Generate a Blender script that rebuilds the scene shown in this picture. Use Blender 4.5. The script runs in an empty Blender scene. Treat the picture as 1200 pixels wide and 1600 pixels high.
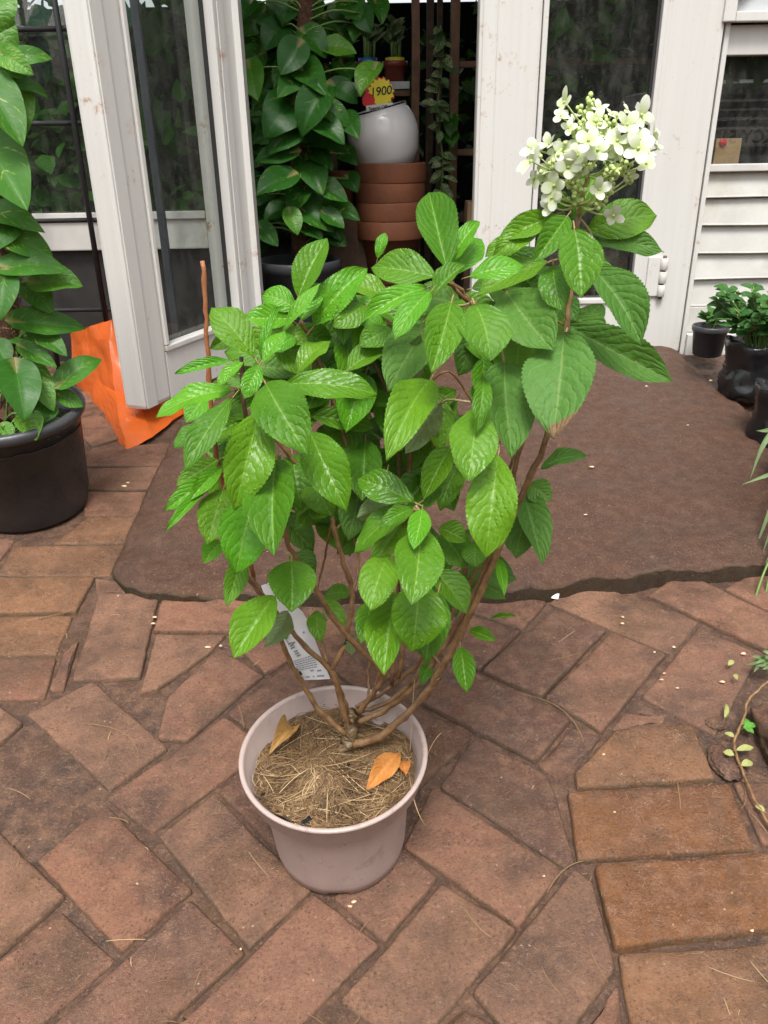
import bpy, bmesh, math, random
from mathutils import Vector, Matrix, noise as mnoise
R = random.Random(7)
S = bpy.context.scene
COL = S.collection
V = Vector

# ------------------------------------------------------------------ camera, sky, sun, exposure
F, PITCH, ROLL = 1250.0, math.atan(1250 / 2675), math.atan(47 / 2675)
CAM = V((0, 0, 1.0))
cd = bpy.data.cameras.new('camera')
cd.sensor_fit = 'VERTICAL'; cd.sensor_height = 24; cd.lens = F / 1600 * 24
cd.clip_start = 0.02; cd.clip_end = 400
cam = bpy.data.objects.new('camera', cd); COL.objects.link(cam)
cam.matrix_world = (Matrix.Translation(CAM) @ Matrix.Rotation(math.pi / 2 - PITCH, 4, 'X') @ Matrix.Rotation(-ROLL, 4, 'Z'))
S.camera = cam
w = bpy.data.worlds.new('World'); S.world = w; w.use_nodes = True
nt = w.node_tree; bg = nt.nodes['Background']
sky = nt.nodes.new('ShaderNodeTexSky'); sky.sky_type = 'NISHITA'; sky.sun_disc = False
SUN_EL, SUN_AZ = math.radians(62), math.radians(182)
sky.sun_elevation = SUN_EL; sky.sun_rotation = SUN_AZ; sky.air_density = 1.0; sky.dust_density = 4.0
hsv = nt.nodes.new('ShaderNodeHueSaturation'); hsv.inputs['Saturation'].default_value = 0.15
nt.links.new(sky.outputs[0], hsv.inputs['Color']); nt.links.new(hsv.outputs[0], bg.inputs['Color'])
bg.inputs['Strength'].default_value = 0.115
sd = bpy.data.lights.new('sun', 'SUN'); sd.energy = 1.5; sd.angle = math.radians(18); sd.color = (1, 0.96, 0.9)
sun = bpy.data.objects.new('sun', sd); COL.objects.link(sun)
sdir = V((math.sin(SUN_AZ) * math.cos(SUN_EL), math.cos(SUN_AZ) * math.cos(SUN_EL), math.sin(SUN_EL)))
sun.rotation_euler = sdir.to_track_quat('Z', 'Y').to_euler()
S.view_settings.view_transform = 'Standard'; S.view_settings.look = 'None'
S.view_settings.exposure = 1.2; S.view_settings.gamma = 1
S.render.engine = 'CYCLES'
S.cycles.use_denoising = True
S.cycles.max_bounces = 8; S.cycles.transparent_max_bounces = 16
S.cycles.caustics_reflective = False; S.cycles.caustics_refractive = False
S.cycles.sample_clamp_indirect = 6

# ------------------------------------------------------------------ photo measurements -> world
RM = cam.matrix_world.to_3x3()
def ray(px, py): return RM @ V(((px - 600) / F, -(py - 800) / F, -1))
def W(px, py, Y):
    r = ray(px, py); return CAM + r * (Y / r.y)
def WZ(px, py, z):
    r = ray(px, py); return CAM + r * ((z - CAM.z) / r.z)
SY = 0.11
GN = V((0, -SY, 1)).normalized()
def gz(y): return SY * y
def G(px, py, up=0.0):
    r = ray(px, py); t = (CAM.z - up) / (SY * r.y - r.z); return CAM + r * t
def depth(p): return (RM.transposed() @ (p - CAM)).z * -1
def pxm(p): return depth(p) / F

# ------------------------------------------------------------------ material helpers
class NT:
    def __init__(s, name):
        s.m = bpy.data.materials.new(name); s.m.use_nodes = True
        s.t = s.m.node_tree; s.t.nodes.clear(); s.out = s.t.nodes.new('ShaderNodeOutputMaterial')
    def n(s, typ, inp=None, **kw):
        nd = s.t.nodes.new('ShaderNode' + typ)
        for k, v in kw.items(): setattr(nd, k, v)
        for k, v in (inp or {}).items(): s.set(nd.inputs[k], v)
        return nd
    def set(s, sock, v):
        if isinstance(v, bpy.types.NodeSocket): s.t.links.new(v, sock)
        elif isinstance(v, (tuple, list)) and len(v) == 3 and sock.type == 'RGBA': sock.default_value = (*v, 1)
        else: sock.default_value = v
    def math(s, op, a, b=0.0, c=0.0, clamp=False):
        nd = s.t.nodes.new('ShaderNodeMath'); nd.operation = op; nd.use_clamp = clamp
        s.set(nd.inputs[0], a); s.set(nd.inputs[1], b); s.set(nd.inputs[2], c); return nd.outputs[0]
    def mix(s, f, a, b, mode='MIX'):
        nd = s.t.nodes.new('ShaderNodeMix'); nd.data_type = 'RGBA'; nd.blend_type = mode
        s.set(nd.inputs[0], f); s.set(nd.inputs[6], a); s.set(nd.inputs[7], b); return nd.outputs[2]
    def ramp(s, f, *st):
        nd = s.t.nodes.new('ShaderNodeMapRange'); s.set(nd.inputs[0], f)
        for i, v in enumerate(st): nd.inputs[i + 1].default_value = v
        return nd.outputs[0]
    def noise(s, sc, vec, det=4, rough=.55, dist=0.0, col=False):
        nd = s.n('TexNoise', {'Scale': sc, 'Detail': det, 'Roughness': rough, 'Distortion': dist, 'Vector': vec})
        return nd.outputs[1 if col else 0]
    def obj(s): return s.n('TexCoord').outputs['Object']
    def geo(s): return s.n('NewGeometry')
    def pos(s): return s.n('NewGeometry').outputs['Position']
    def rnd(s): return s.n('ObjectInfo').outputs['Random']
    def bsdf(s, **k):
        names = {'color': 'Base Color', 'rough': 'Roughness', 'metal': 'Metallic', 'normal': 'Normal', 'spec': 'Specular IOR Level', 'coat': 'Coat Weight', 'coatr': 'Coat Roughness', 'sheen': 'Sheen Weight'}
        return s.n('BsdfPrincipled', {names[a]: b for a, b in k.items()})
    def bump(s, h, st=.5, d=.01, nrm=None):
        i = {'Height': h, 'Strength': st, 'Distance': d}
        if nrm: i['Normal'] = nrm
        return s.n('Bump', i).outputs[0]
    def done(s, sh):
        s.t.links.new(sh if isinstance(sh, bpy.types.NodeSocket) else sh.outputs[0], s.out.inputs['Surface']); return s.m

def simple(name, col, rough=.5, var=.15, sc=30, metal=0, bump=.1, spec=.5, dirt=None, dirtamt=.3):
    t = NT(name); p = t.pos()
    n1 = t.noise(sc, p); n2 = t.noise(sc * 6, p, 3)
    f = t.ramp(n1, .3, .7, 1 - var, 1 + var)
    c = t.mix(1.0, col, t.n('CombineColor', {0: f, 1: f, 2: f}).outputs[0], 'MULTIPLY')
    if dirt:
        c = t.mix(t.math('MULTIPLY', t.ramp(t.noise(sc * .35, p, 6, .7), .5, .68, 0, 1), dirtamt), c, dirt)
    return t.done(t.bsdf(color=c, rough=t.ramp(n2, .3, .7, max(rough - .1, .03), min(rough + .12, 1)), metal=metal, spec=spec, normal=t.bump(n2, bump, .002)))

def brick_mat(name, dry, wet, wetlo, wethi, wr=.3, rnd_amt=1.0, sidecol=(.052, .044, .024), sidemax=.6):
    t = NT(name); p = t.pos(); r = t.rnd()
    pv = t.n('VectorMath', {0: p, 1: t.n('CombineXYZ', {0: t.math('MULTIPLY', r, 37), 1: t.math('MULTIPLY', r, 11)}).outputs[0]}, operation='ADD').outputs[0]
    big = t.noise(9, pv, 5, .6); mid = t.noise(38, pv, 6, .65); fine = t.noise(230, p, 4, .7); grit = t.noise(700, p, 2, .6)
    huge = t.noise(3.2, p, 3, .5)
    wetf = t.ramp(t.math('ADD', t.math('MULTIPLY', big, .6), t.math('ADD', t.math('MULTIPLY', mid, .25), t.math('MULTIPLY', huge, .15))), wetlo, wethi, 0, 1)
    c = t.mix(wetf, dry, wet)
    c = t.mix(t.ramp(mid, .42, .7, 0, .65 * rnd_amt), c, t.mix(.7, c, (.36, .19, .11)))
    c = t.mix(t.ramp(t.noise(6, pv, 4, .6), .54, .64, 0, .45 * rnd_amt), c, (.085, .046, .022))
    c = t.mix(t.ramp(t.noise(17, pv, 7, .75), .5, .68, 0, .5 * rnd_amt), c, (.055, .034, .024))
    c = t.mix(t.ramp(r, 0, 1, 0, .3), c, t.mix(.5, c, (.12, .075, .06)))
    c = t.mix(t.ramp(fine, .55, .70, 0, .75), c, (.042, .025, .018))
    c = t.mix(t.ramp(fine, .30, .43, .5, 0), c, (.38, .23, .15))
    vo = t.n('TexVoronoi', {'Scale': 95, 'Vector': pv, 'Randomness': 1}).outputs[0]
    spot = t.math('MULTIPLY', t.ramp(vo, .07, .18, 1, 0), t.ramp(t.noise(21, pv, 2), .50, .60, 0, .85))
    c = t.mix(spot, c, (.035, .022, .018))
    vo2 = t.n('TexVoronoi', {'Scale': 60, 'Vector': t.n('VectorMath', {0: pv, 1: (3.1, 1.7, .4)}, operation='ADD').outputs[0]}).outputs[0]
    pale = t.math('MULTIPLY', t.ramp(vo2, .05, .12, 1, 0), t.ramp(t.noise(14, pv, 2), .56, .63, 0, .7))
    c = t.mix(pale, c, (.5, .36, .25))
    h = t.math('ADD', t.math('MULTIPLY', mid, .5), t.math('ADD', t.math('MULTIPLY', fine, .3), t.math('MULTIPLY', grit, .2)))
    rough = t.math('SUBTRACT', t.ramp(fine, .3, .7, .50, .80), t.math('MULTIPLY', wetf, wr))
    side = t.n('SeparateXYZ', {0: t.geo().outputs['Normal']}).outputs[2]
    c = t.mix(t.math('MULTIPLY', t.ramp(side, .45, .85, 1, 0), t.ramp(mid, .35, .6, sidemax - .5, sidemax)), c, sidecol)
    return t.done(t.bsdf(color=c, rough=rough, normal=t.bump(h, 1.0, .009), spec=t.math('ADD', .20, t.math('MULTIPLY', wetf, .3))))

M = {}
M['brick'] = brick_mat('brick_damp_brown', (.215, .108, .072), (.088, .043, .027), .46, .58, .36)
M['brick_red'] = brick_mat('brick_damp_red', (.218, .104, .067), (.092, .042, .026), .46, .58, .36)
M['brick_tan'] = brick_mat('brick_damp_tan', (.215, .116, .076), (.092, .047, .028), .46, .58, .36)
M['brick_amber'] = brick_mat('brick_damp_amber', (.222, .112, .058), (.120, .055, .022), .42, .56, .42)
M['brick_wet'] = brick_mat('brick_wet_orange', (.225, .098, .038), (.125, .048, .016), .36, .58, .5)
M['brick_dark'] = brick_mat('brick_dark', (.135, .066, .044), (.066, .032, .022), .40, .60, .4)
M['mud'] = brick_mat('joint_mud', (.095, .053, .036), (.045, .026, .018), .4, .6, .4)
M['slab'] = brick_mat('ramp_concrete', (.088, .042, .026), (.044, .022, .014), .34, .68, .36, .4, (.060, .050, .024), .65)

def paint_mat():
    t = NT('white_painted_metal'); p = t.pos()
    st = t.n('Mapping', {'Vector': p, 'Scale': (60, 60, 1.5)}).outputs[0]
    streak = t.noise(1, st, 5, .6); n = t.noise(14, p, 6, .7); f = t.noise(160, p, 3)
    c = t.mix(t.ramp(streak, .4, .75, 0, .35), (.60, .592, .562), (.505, .493, .463))
    c = t.mix(t.ramp(n, .60, .74, 0, .35), c, (.52, .40, .28))
    rust = t.math('MULTIPLY', t.ramp(t.noise(7, p, 5, .75), .59, .68, 0, 1), t.ramp(t.noise(60, p, 4, .7), .48, .6, 0, .8))
    c = t.mix(rust, c, (.33, .15, .06))
    c = t.mix(t.math('MULTIPLY', t.ramp(f, .68, .74, 0, 1), .4), c, (.22, .18, .15))
    return t.done(t.bsdf(color=c, rough=t.ramp(n, .3, .7, .32, .5), normal=t.bump(t.math('ADD', streak, t.math('MULTIPLY', f, .3)), .05, .002)))
M['paint'] = paint_mat()
M['siding'] = simple('grey_white_siding', (.49, .485, .45), .55, .1, 9, bump=.25, dirt=(.3, .24, .17), dirtamt=.45)
M['rail'] = simple('dirty_white_rail', (.55, .54, .51), .5, .1, 12, dirt=(.34, .19, .09), dirtamt=.75)
def glass_mat():
    t = NT('window_glass')
    p = t.pos(); ge = t.geo()
    cosi = t.math('ABSOLUTE', t.n('VectorMath', {0: ge.outputs['Normal'], 1: ge.outputs['Incoming']}, operation='DOT_PRODUCT').outputs['Value'])
    fr = t.math('ADD', .06, t.math('MULTIPLY', .94, t.math('POWER', t.math('SUBTRACT', 1.0, cosi, clamp=True), 5)))
    tr = t.n('BsdfTransparent', {'Color': (.92, .945, .93)}); gl = t.n('BsdfGlossy', {'Roughness': .008, 'Color': (1, 1, 1), 'Normal': t.bump(t.noise(3, p, 2), .02, .01)})
    m1 = t.n('MixShader', {0: fr, 1: tr.outputs[0], 2: gl.outputs[0]})
    mp = t.n('Mapping', {'Vector': p, 'Scale': (1, 1, .45)}).outputs[0]
    gr = t.math('MULTIPLY', t.ramp(t.noise(30, mp, 6, .7), .45, .8, .15, 1), .055)
    sp = t.ramp(t.n('TexVoronoi', {'Scale': 60, 'Vector': p}).outputs[0], .05, .09, .35, 0)
    gr = t.math('ADD', gr, t.math('MULTIPLY', sp, t.ramp(t.noise(9, p, 2), .6, .68, 0, 1)))
    df = t.n('BsdfDiffuse', {'Color': (.62, .6, .56)})
    return t.done(t.n('MixShader', {0: gr, 1: m1.outputs[0], 2: df.outputs[0]}))
M['glass'] = glass_mat()
M['black_metal'] = simple('black_metal', (.018, .018, .02), .4, .2, 30)
M['grey_metal'] = simple('dark_grey_metal', (.05, .055, .065), .45, .2, 20)
M['rubber'] = simple('black_rubber_gasket', (.012, .012, .012), .6)
M['dark_panel'] = simple('dark_panel', (.022, .020, .019), .6, .3, 12, dirt=(.06, .05, .045))
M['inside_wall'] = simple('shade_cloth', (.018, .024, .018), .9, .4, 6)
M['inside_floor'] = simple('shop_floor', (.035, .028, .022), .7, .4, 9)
M['wood'] = simple('brown_timber', (.16, .075, .035), .6, .3, 25, bump=.4)
M['wood_dark'] = simple('dark_timber', (.075, .04, .02), .65, .3, 25, bump=.4)
M['terracotta'] = simple('terracotta', (.175, .058, .024), .75, .18, 12, bump=.2, dirt=(.2, .1, .06))
M['redpot'] = simple('red_plastic', (.22, .045, .025), .35, .1, 30)
M['white_glaze'] = simple('white_glaze', (.72, .70, .70), .08, .03, 8, bump=0.0)
M['navy'] = simple('navy_rim', (.015, .018, .03), .2)
M['blackplastic'] = simple('black_plastic', (.040, .042, .047), .38, .25, 14, bump=.15, dirt=(.085, .082, .08), dirtamt=.5)
M['polybag'] = simple('black_polythene', (.012, .012, .013), .13, .2, 14, bump=.35)
def taupe_mat():
    t = NT('taupe_plastic'); p = t.pos(); n = t.noise(11, p, 5, .65); f = t.noise(150, p, 3)
    c = t.mix(t.ramp(n, .35, .7, 0, .6), (.44, .345, .315), (.37, .285, .26))
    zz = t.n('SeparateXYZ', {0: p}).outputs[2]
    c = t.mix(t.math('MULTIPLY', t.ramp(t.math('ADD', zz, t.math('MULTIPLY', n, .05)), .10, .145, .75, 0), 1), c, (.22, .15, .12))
    v = t.n('TexVoronoi', {'Scale': 75, 'Vector': p}).outputs[0]
    g = t.noise(16, p, 2)
    c = t.mix(t.math('MULTIPLY', t.ramp(v, .06, .13, .9, 0), t.ramp(g, .52, .6, 0, 1)), c, (.62, .53, .48))
    vs_ = t.noise(1, t.n('Mapping', {'Vector': p, 'Scale': (45, 45, 5)}).outputs[0], 5, .65)
    c = t.mix(t.ramp(vs_, .52, .75, 0, .35), c, (.30, .22, .195)); c = t.mix(t.math('MULTIPLY', t.ramp(t.noise(24, p, 7, .75), .56, .64, 0, .45), 1), c, (.23, .16, .13))
    v2 = t.n('TexVoronoi', {'Scale': 60, 'Vector': t.n('VectorMath', {0: p, 1: (2, 5, 1)}, operation='ADD').outputs[0]}).outputs[0]
    c = t.mix(t.math('MULTIPLY', t.ramp(v2, .05, .1, .9, 0), t.ramp(g, .5, .44, 0, 1)), c, (.05, .035, .03))
    return t.done(t.bsdf(color=c, rough=t.ramp(n, .3, .7, .36, .5), normal=t.bump(f, .1, .001)))
M['taupe'] = taupe_mat()
M['orange_bag'] = simple('orange_plastic', (.53, .098, .012), .38, .15, 8, bump=.25, dirt=(.25, .08, .03), dirtamt=.5)
M['white_tag'] = simple('white_tag', (.78, .78, .80), .35, .03, 20, bump=0)
M['ink'] = simple('grey_ink', (.28, .28, .30), .6)
M['ink_black'] = simple('black_ink', (.01, .01, .012), .6)
M['sign_yellow'] = simple('sign_yellow', (.80, .66, .03), .5, .04)
M['sign_red'] = simple('sign_red', (.62, .02, .03), .5, .04)
M['sign_white'] = simple('sign_white', (.72, .66, .62), .5, .04)
M['blue'] = simple('blue_band', (.03, .16, .5), .4)
M['yellow'] = simple('yellow_band', (.75, .6, .05), .4)
M['paper'] = simple('paper_scrap', (.72, .72, .74), .6)
M['cardboard'] = simple('cardboard', (.40, .25, .13), .8, .1)
M['shelf_white'] = simple('white_shelf', (.6, .6, .6), .5)
M['soil'] = simple('soil', (.03, .021, .015), .95, .5, 60, bump=1)
M['coir'] = simple('coir_pole', (.085, .042, .02), .95, .5, 90, bump=1)
M['pebble'] = simple('pebble', (.34, .22, .15), .8, .3, 200)
M['chip'] = simple('pale_chip', (.58, .42, .27), .7, .3, 100)
M['car_paint'] = simple('silver_paint', (.30, .31, .33), .25, .05, 5, metal=.3)
M['car_dark'] = simple('car_dark', (.015, .015, .017), .2)
M['chrome'] = simple('chrome', (.75, .75, .76), .12, .02, 5, metal=1, bump=0)
M['lamp_red'] = simple('lamp_red', (.35, .01, .01), .15)
M['plate'] = simple('plate_white', (.72, .72, .68), .5, .04)
M['canvas_white'] = simple('canvas_white', (.72, .72, .68), .8, .05)
M['canvas_green'] = simple('canvas_green', (.02, .16, .10), .8, .1)

def leaf_mat(name, top, top2, under, vein, nv=8.0, slant=.42, rough=.34, trans=.28, var=None, wetdrops=True, brown=.25, veinamt=.16, bumpst=.5, spec=.36, scorch=False, pillow=.42):
    """leaf: UV x = across -1..1 mapped to 0..1, y = along; y<0 on the stalk"""
    t = NT(name); uv = t.n('UVMap').outputs[0]; s = t.n('SeparateXYZ', {0: uv}); p = t.pos(); r = t.rnd()
    a = t.math('ABSOLUTE', t.math('SUBTRACT', t.math('MULTIPLY', s.outputs[0], 2), 1)); u = s.outputs[1]
    wob = t.math('MULTIPLY', t.math('SUBTRACT', t.noise(2.3, t.n('CombineXYZ', {0: t.math('MULTIPLY', s.outputs[0], 2), 1: t.math('MULTIPLY', u, 2), 2: t.math('MULTIPLY', r, 40)}).outputs[0], 2), .5), .16)
    ph = t.math('FRACT', t.math('MULTIPLY', t.math('SUBTRACT', t.math('ADD', u, wob), t.math('MULTIPLY', t.math('MULTIPLY', t.math('POWER', a, 1.25), slant), t.math('ADD', .55, t.math('MULTIPLY', u, .45)))), nv))
    lat = t.ramp(t.math('ABSOLUTE', t.math('SUBTRACT', ph, .5)), .42, .5, 0, 1)
    pil = t.math('POWER', t.math('ABSOLUTE', t.math('SINE', t.math('MULTIPLY', ph, math.pi))), .55)
    mid = t.ramp(a, .012, .045, 1, 0)
    oc = t.n('VectorMath', {0: p, 1: t.n('CombineXYZ', {0: t.math('MULTIPLY', r, 31), 1: r}).outputs[0]}, operation='ADD').outputs[0]
    n1 = t.noise(26, oc, 4, .6); n2 = t.noise(420, p, 3, .6)
    f = t.math('ADD', t.math('MULTIPLY', r, .6), t.math('MULTIPLY', n1, .5))
    c = t.mix(t.ramp(f, .15, .95, 0, 1), top, top2)
    if var:
        sv = t.n('CombineXYZ', {0: t.math('MULTIPLY', a, 2.2), 1: t.math('MULTIPLY', t.math('SUBTRACT', u, t.math('MULTIPLY', a, .5)), 16), 2: t.math('MULTIPLY', r, 50)}).outputs[0]
        vf = t.math('MULTIPLY', t.ramp(t.noise(1, sv, 4, .6), var[1], var[1] + .08, 0, .85), t.ramp(r, .1, .6, .2, 1))
        c = t.mix(vf, c, var[0])
    c = t.mix(t.math('MULTIPLY', lat, veinamt), c, vein)
    c = t.mix(t.math('MULTIPLY', mid, .55), c, vein)
    if brown:
        edge = t.math('ADD', t.math('MULTIPLY', t.noise(60, oc, 4, .7), .6), t.math('MULTIPLY', t.math('MAXIMUM', a, t.ramp(u, .7, 1, 0, 1)), .35))
        c = t.mix(t.ramp(edge, .72, .80, 0, brown * 2.2), c, (.10, .055, .025))
        c = t.mix(t.math('MULTIPLY', t.ramp(t.n('TexVoronoi', {'Scale': 160, 'Vector': oc}).outputs[0], .05, .12, .8, 0), t.ramp(t.noise(30, oc, 2), .58, .64, 0, 1)), c, (.04, .05, .015))
    if scorch:
        tipm = t.math('ADD', u, t.math('ADD', t.math('MULTIPLY', t.noise(45, oc, 3), .10), t.math('MULTIPLY', t.math('SUBTRACT', .5, s.outputs[0]), .16)))
        c = t.mix(t.ramp(tipm, .93, .945, 0, .9), c, t.mix(n2, (.16, .075, .04), (.30, .17, .10)))
    stalk = t.ramp(u, -.02, .03, 1, 0)
    c = t.mix(stalk, c, (.40, .30, .13))
    back = t.geo().outputs['Backfacing']
    ub = t.mix(t.math('MULTIPLY', t.math('MAXIMUM', lat, mid), .6), under, t.mix(.5, under, (.45, .5, .28)))
    c2 = t.mix(back, c, t.mix(stalk, ub, (.40, .30, .13)))
    vor = t.n('TexVoronoi', {'Scale': 230, 'Vector': p, 'Randomness': 1}, feature='SMOOTH_F1').outputs[0]
    h = t.math('ADD', t.math('MULTIPLY', vor, -.5), t.math('MULTIPLY', pil, pillow))
    h = t.math('ADD', h, t.math('MULTIPLY', n2, .22))
    rg = t.ramp(n1, .3, .7, rough + .02, rough + .20)
    if wetdrops:
        film = t.ramp(t.noise(13, oc, 4, .55), .48, .58, 0, 1)
        rg = t.math('SUBTRACT', rg, t.math('MULTIPLY', film, .22), clamp=True)
    if wetdrops:
        dv = t.n('TexVoronoi', {'Scale': 170, 'Vector': oc, 'Randomness': 1}).outputs[0]
        dm = t.math('MULTIPLY', t.ramp(dv, .14, .30, 1, 0), t.ramp(t.noise(15, oc, 3), .54, .62, 0, 1))
        h = t.math('ADD', h, t.math('MULTIPLY', dm, .9))
        rg = t.math('SUBTRACT', rg, t.math('MULTIPLY', dm, .2), clamp=True)
    rg = t.math('ADD', rg, t.math('MULTIPLY', back, .25), clamp=True)
    nrm = t.bump(h, bumpst, .0030)
    pb = t.bsdf(color=c2, rough=rg, normal=nrm, spec=spec)
    tl = t.n('BsdfTranslucent', {'Color': t.mix(.35, c2, (.22, .42, .03)), 'Normal': nrm})
    return t.done(t.n('MixShader', {0: trans, 1: pb.outputs[0], 2: tl.outputs[0]}))
VG = (.24, .40, .06)
M['leaf'] = leaf_mat('hydrangea_leaf', (.044, .158, .006), (.125, .285, .011), (.20, .29, .12), VG, rough=.38, bumpst=.5, veinamt=.2)
M['leaf_dull'] = leaf_mat('hydrangea_leaf_dull', (.064, .180, .024), (.098, .225, .030), (.20, .27, .13), (.22, .33, .09), rough=.5, wetdrops=False, brown=.3, veinamt=.32, bumpst=.7)
M['leaf_tip'] = leaf_mat('hydrangea_leaf_scorched', (.075, .200, .032), (.085, .215, .036), (.20, .27, .13), (.24, .34, .10), rough=.5, wetdrops=False, brown=.3, veinamt=.4, bumpst=.7, scorch=True)
M['leaf_young'] = leaf_mat('hydrangea_leaf_young', (.075, .275, .010), (.120, .345, .016), (.24, .34, .12), (.30, .44, .09), rough=.34)
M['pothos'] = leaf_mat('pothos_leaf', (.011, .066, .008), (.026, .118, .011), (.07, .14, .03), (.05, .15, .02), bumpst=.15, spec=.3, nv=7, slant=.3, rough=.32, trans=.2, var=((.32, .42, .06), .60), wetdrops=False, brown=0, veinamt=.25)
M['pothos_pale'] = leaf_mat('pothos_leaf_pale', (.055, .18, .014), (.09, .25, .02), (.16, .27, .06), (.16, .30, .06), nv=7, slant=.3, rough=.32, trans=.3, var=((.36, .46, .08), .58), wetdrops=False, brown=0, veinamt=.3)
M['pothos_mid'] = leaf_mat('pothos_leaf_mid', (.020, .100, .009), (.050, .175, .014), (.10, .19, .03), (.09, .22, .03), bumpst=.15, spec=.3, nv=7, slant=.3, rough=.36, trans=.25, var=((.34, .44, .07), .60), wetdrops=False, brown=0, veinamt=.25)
M['mint'] = leaf_mat('herb_leaf', (.025, .10, .018), (.05, .16, .025), (.09, .15, .06), (.09, .19, .05), nv=6, rough=.45, trans=.2, wetdrops=False, brown=0)
M['varie'] = leaf_mat('variegated_leaf', (.04, .10, .03), (.07, .14, .04), (.12, .16, .08), (.45, .45, .25), nv=5, rough=.4, trans=.2, var=((.5, .5, .28), .5), wetdrops=False, brown=0)
M['hedge'] = leaf_mat('hedge_leaf', (.025, .085, .018), (.06, .14, .03), (.07, .12, .04), (.08, .15, .04), rough=.4, wetdrops=False, brown=0)
M['vine_pale'] = leaf_mat('creeper_leaf_pale', (.42, .46, .14), (.48, .50, .20), (.45, .45, .2), (.5, .5, .25), rough=.45, wetdrops=False, brown=0)
M['vine_green'] = leaf_mat('creeper_leaf_green', (.10, .34, .04), (.14, .40, .06), (.2, .35, .1), (.3, .45, .15), rough=.4, wetdrops=False, brown=0)
M['dead'] = leaf_mat('dry_leaf', (.50, .17, .035), (.55, .24, .06), (.45, .2, .06), (.58, .3, .10), rough=.45, trans=.1, wetdrops=False, brown=.3)
M['dead2'] = leaf_mat('dry_leaf_tan', (.42, .22, .06), (.50, .30, .11), (.4, .22, .08), (.5, .33, .14), rough=.55, trans=.1, wetdrops=False, brown=.5)
M['blade'] = leaf_mat('striped_blade', (.16, .25, .10), (.24, .33, .16), (.36, .40, .25), (.62, .64, .46), nv=1, slant=0, rough=.4, wetdrops=False, brown=0)

def bark_mat(name, a, b, pale):
    t = NT(name); p = t.pos(); n = t.noise(60, p, 5, .65); f = t.noise(420, p, 3)
    c = t.mix(t.ramp(n, .32, .68, 0, 1), a, b)
    v = t.n('TexVoronoi', {'Scale': 260, 'Vector': p}).outputs[0]
    c = t.mix(t.math('MULTIPLY', t.ramp(v, .06, .16, .8, 0), t.ramp(t.noise(50, p, 2), .5, .6, 0, 1)), c, pale)
    return t.done(t.bsdf(color=c, rough=t.ramp(n, .3, .7, .3, .55), normal=t.bump(t.math('ADD', n, f), .35, .002)))
M['bark'] = bark_mat('hydrangea_bark', (.12, .06, .025), (.30, .175, .08), (.46, .33, .19))
M['cane'] = bark_mat('red_cane', (.26, .085, .035), (.36, .14, .06), (.4, .2, .1))
M['bark_dark'] = bark_mat('dark_cane', (.05, .022, .016), (.10, .045, .03), (.2, .1, .06))
M['crown'] = bark_mat('woody_base', (.075, .045, .02), (.19, .125, .06), (.34, .26, .15))
M['stalk'] = simple('pale_stalk', (.36, .30, .14), .5)
M['stalk_green'] = simple('green_stalk', (.13, .22, .05), .5)
def petal_mat():
    t = NT('petal'); r = t.rnd(); p = t.pos(); s = t.n('SeparateXYZ', {0: t.n('UVMap').outputs[0]})
    c = t.mix(t.ramp(s.outputs[1], .05, .6, 1, 0), (.74, .765, .645), (.55, .66, .28))
    c = t.mix(t.ramp(r, .55, 1, 0, .5), c, (.62, .71, .36))
    nrm = t.bump(t.noise(300, p, 2), .08, .001)
    a = t.bsdf(color=c, rough=.55, normal=nrm); b = t.n('BsdfTranslucent', {'Color': c})
    return t.done(t.n('MixShader', {0: .3, 1: a.outputs[0], 2: b.outputs[0]}))
M['petal'] = petal_mat()
M['bud'] = simple('flower_bud', (.52, .64, .24), .5, .2, 120)
def coir_mat():
    t = NT('coir_fibre'); r = t.n('Attribute', attribute_name='tone').outputs['Fac']
    c = t.mix(t.ramp(r, 0, .75, 0, 1), (.060, .031, .012), (.25, .148, .064)); c = t.mix(t.ramp(r, .75, 1, 0, 1), c, (.48, .35, .19))
    return t.done(t.bsdf(color=c, rough=.75))
M['fibre'] = coir_mat()
M['mulch'] = simple('coir_mulch', (.12, .072, .034), .95, .6, 120, bump=1, dirt=(.03, .02, .015), dirtamt=.7)

# ------------------------------------------------------------------ object helpers
def mesh_of(name, bm, mat, smooth=False):
    me = bpy.data.meshes.new(name); bm.to_mesh(me); bm.free()
    for m in (mat if isinstance(mat, (list, tuple)) else [mat]): me.materials.append(m)
    if smooth: me.polygons.foreach_set('use_smooth', [True] * len(me.polygons))
    return me
def obj(name, data, parent=None, smooth=False, mat=None, kind=None, label=None):
    if isinstance(data, bmesh.types.BMesh): data = mesh_of(name, data, mat, smooth)
    o = bpy.data.objects.new(name, data); COL.objects.link(o)
    if parent:
        o.parent = parent
        o.matrix_parent_inverse = Matrix()
        if parent.location.length or parent.rotation_euler[:] != (0, 0, 0):
            o.matrix_parent_inverse = MW(parent).inverted()
    if kind: o['kind'] = kind
    if label: o['label'] = label
    return o
def MW(o):
    m = Matrix.LocRotScale(o.location, o.rotation_euler, o.scale)
    return MW(o.parent) @ o.matrix_parent_inverse @ m if o.parent else m
def tag(o, label, cat, group=None):
    o['label'] = label; o['category'] = cat
    if group: o['group'] = group
    return o
def thing(name, label, cat, loc, group=None):
    o = bpy.data.objects.new(name, None); COL.objects.link(o); o.location = loc; o.empty_display_size = .05
    return tag(o, label, cat, group)

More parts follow.
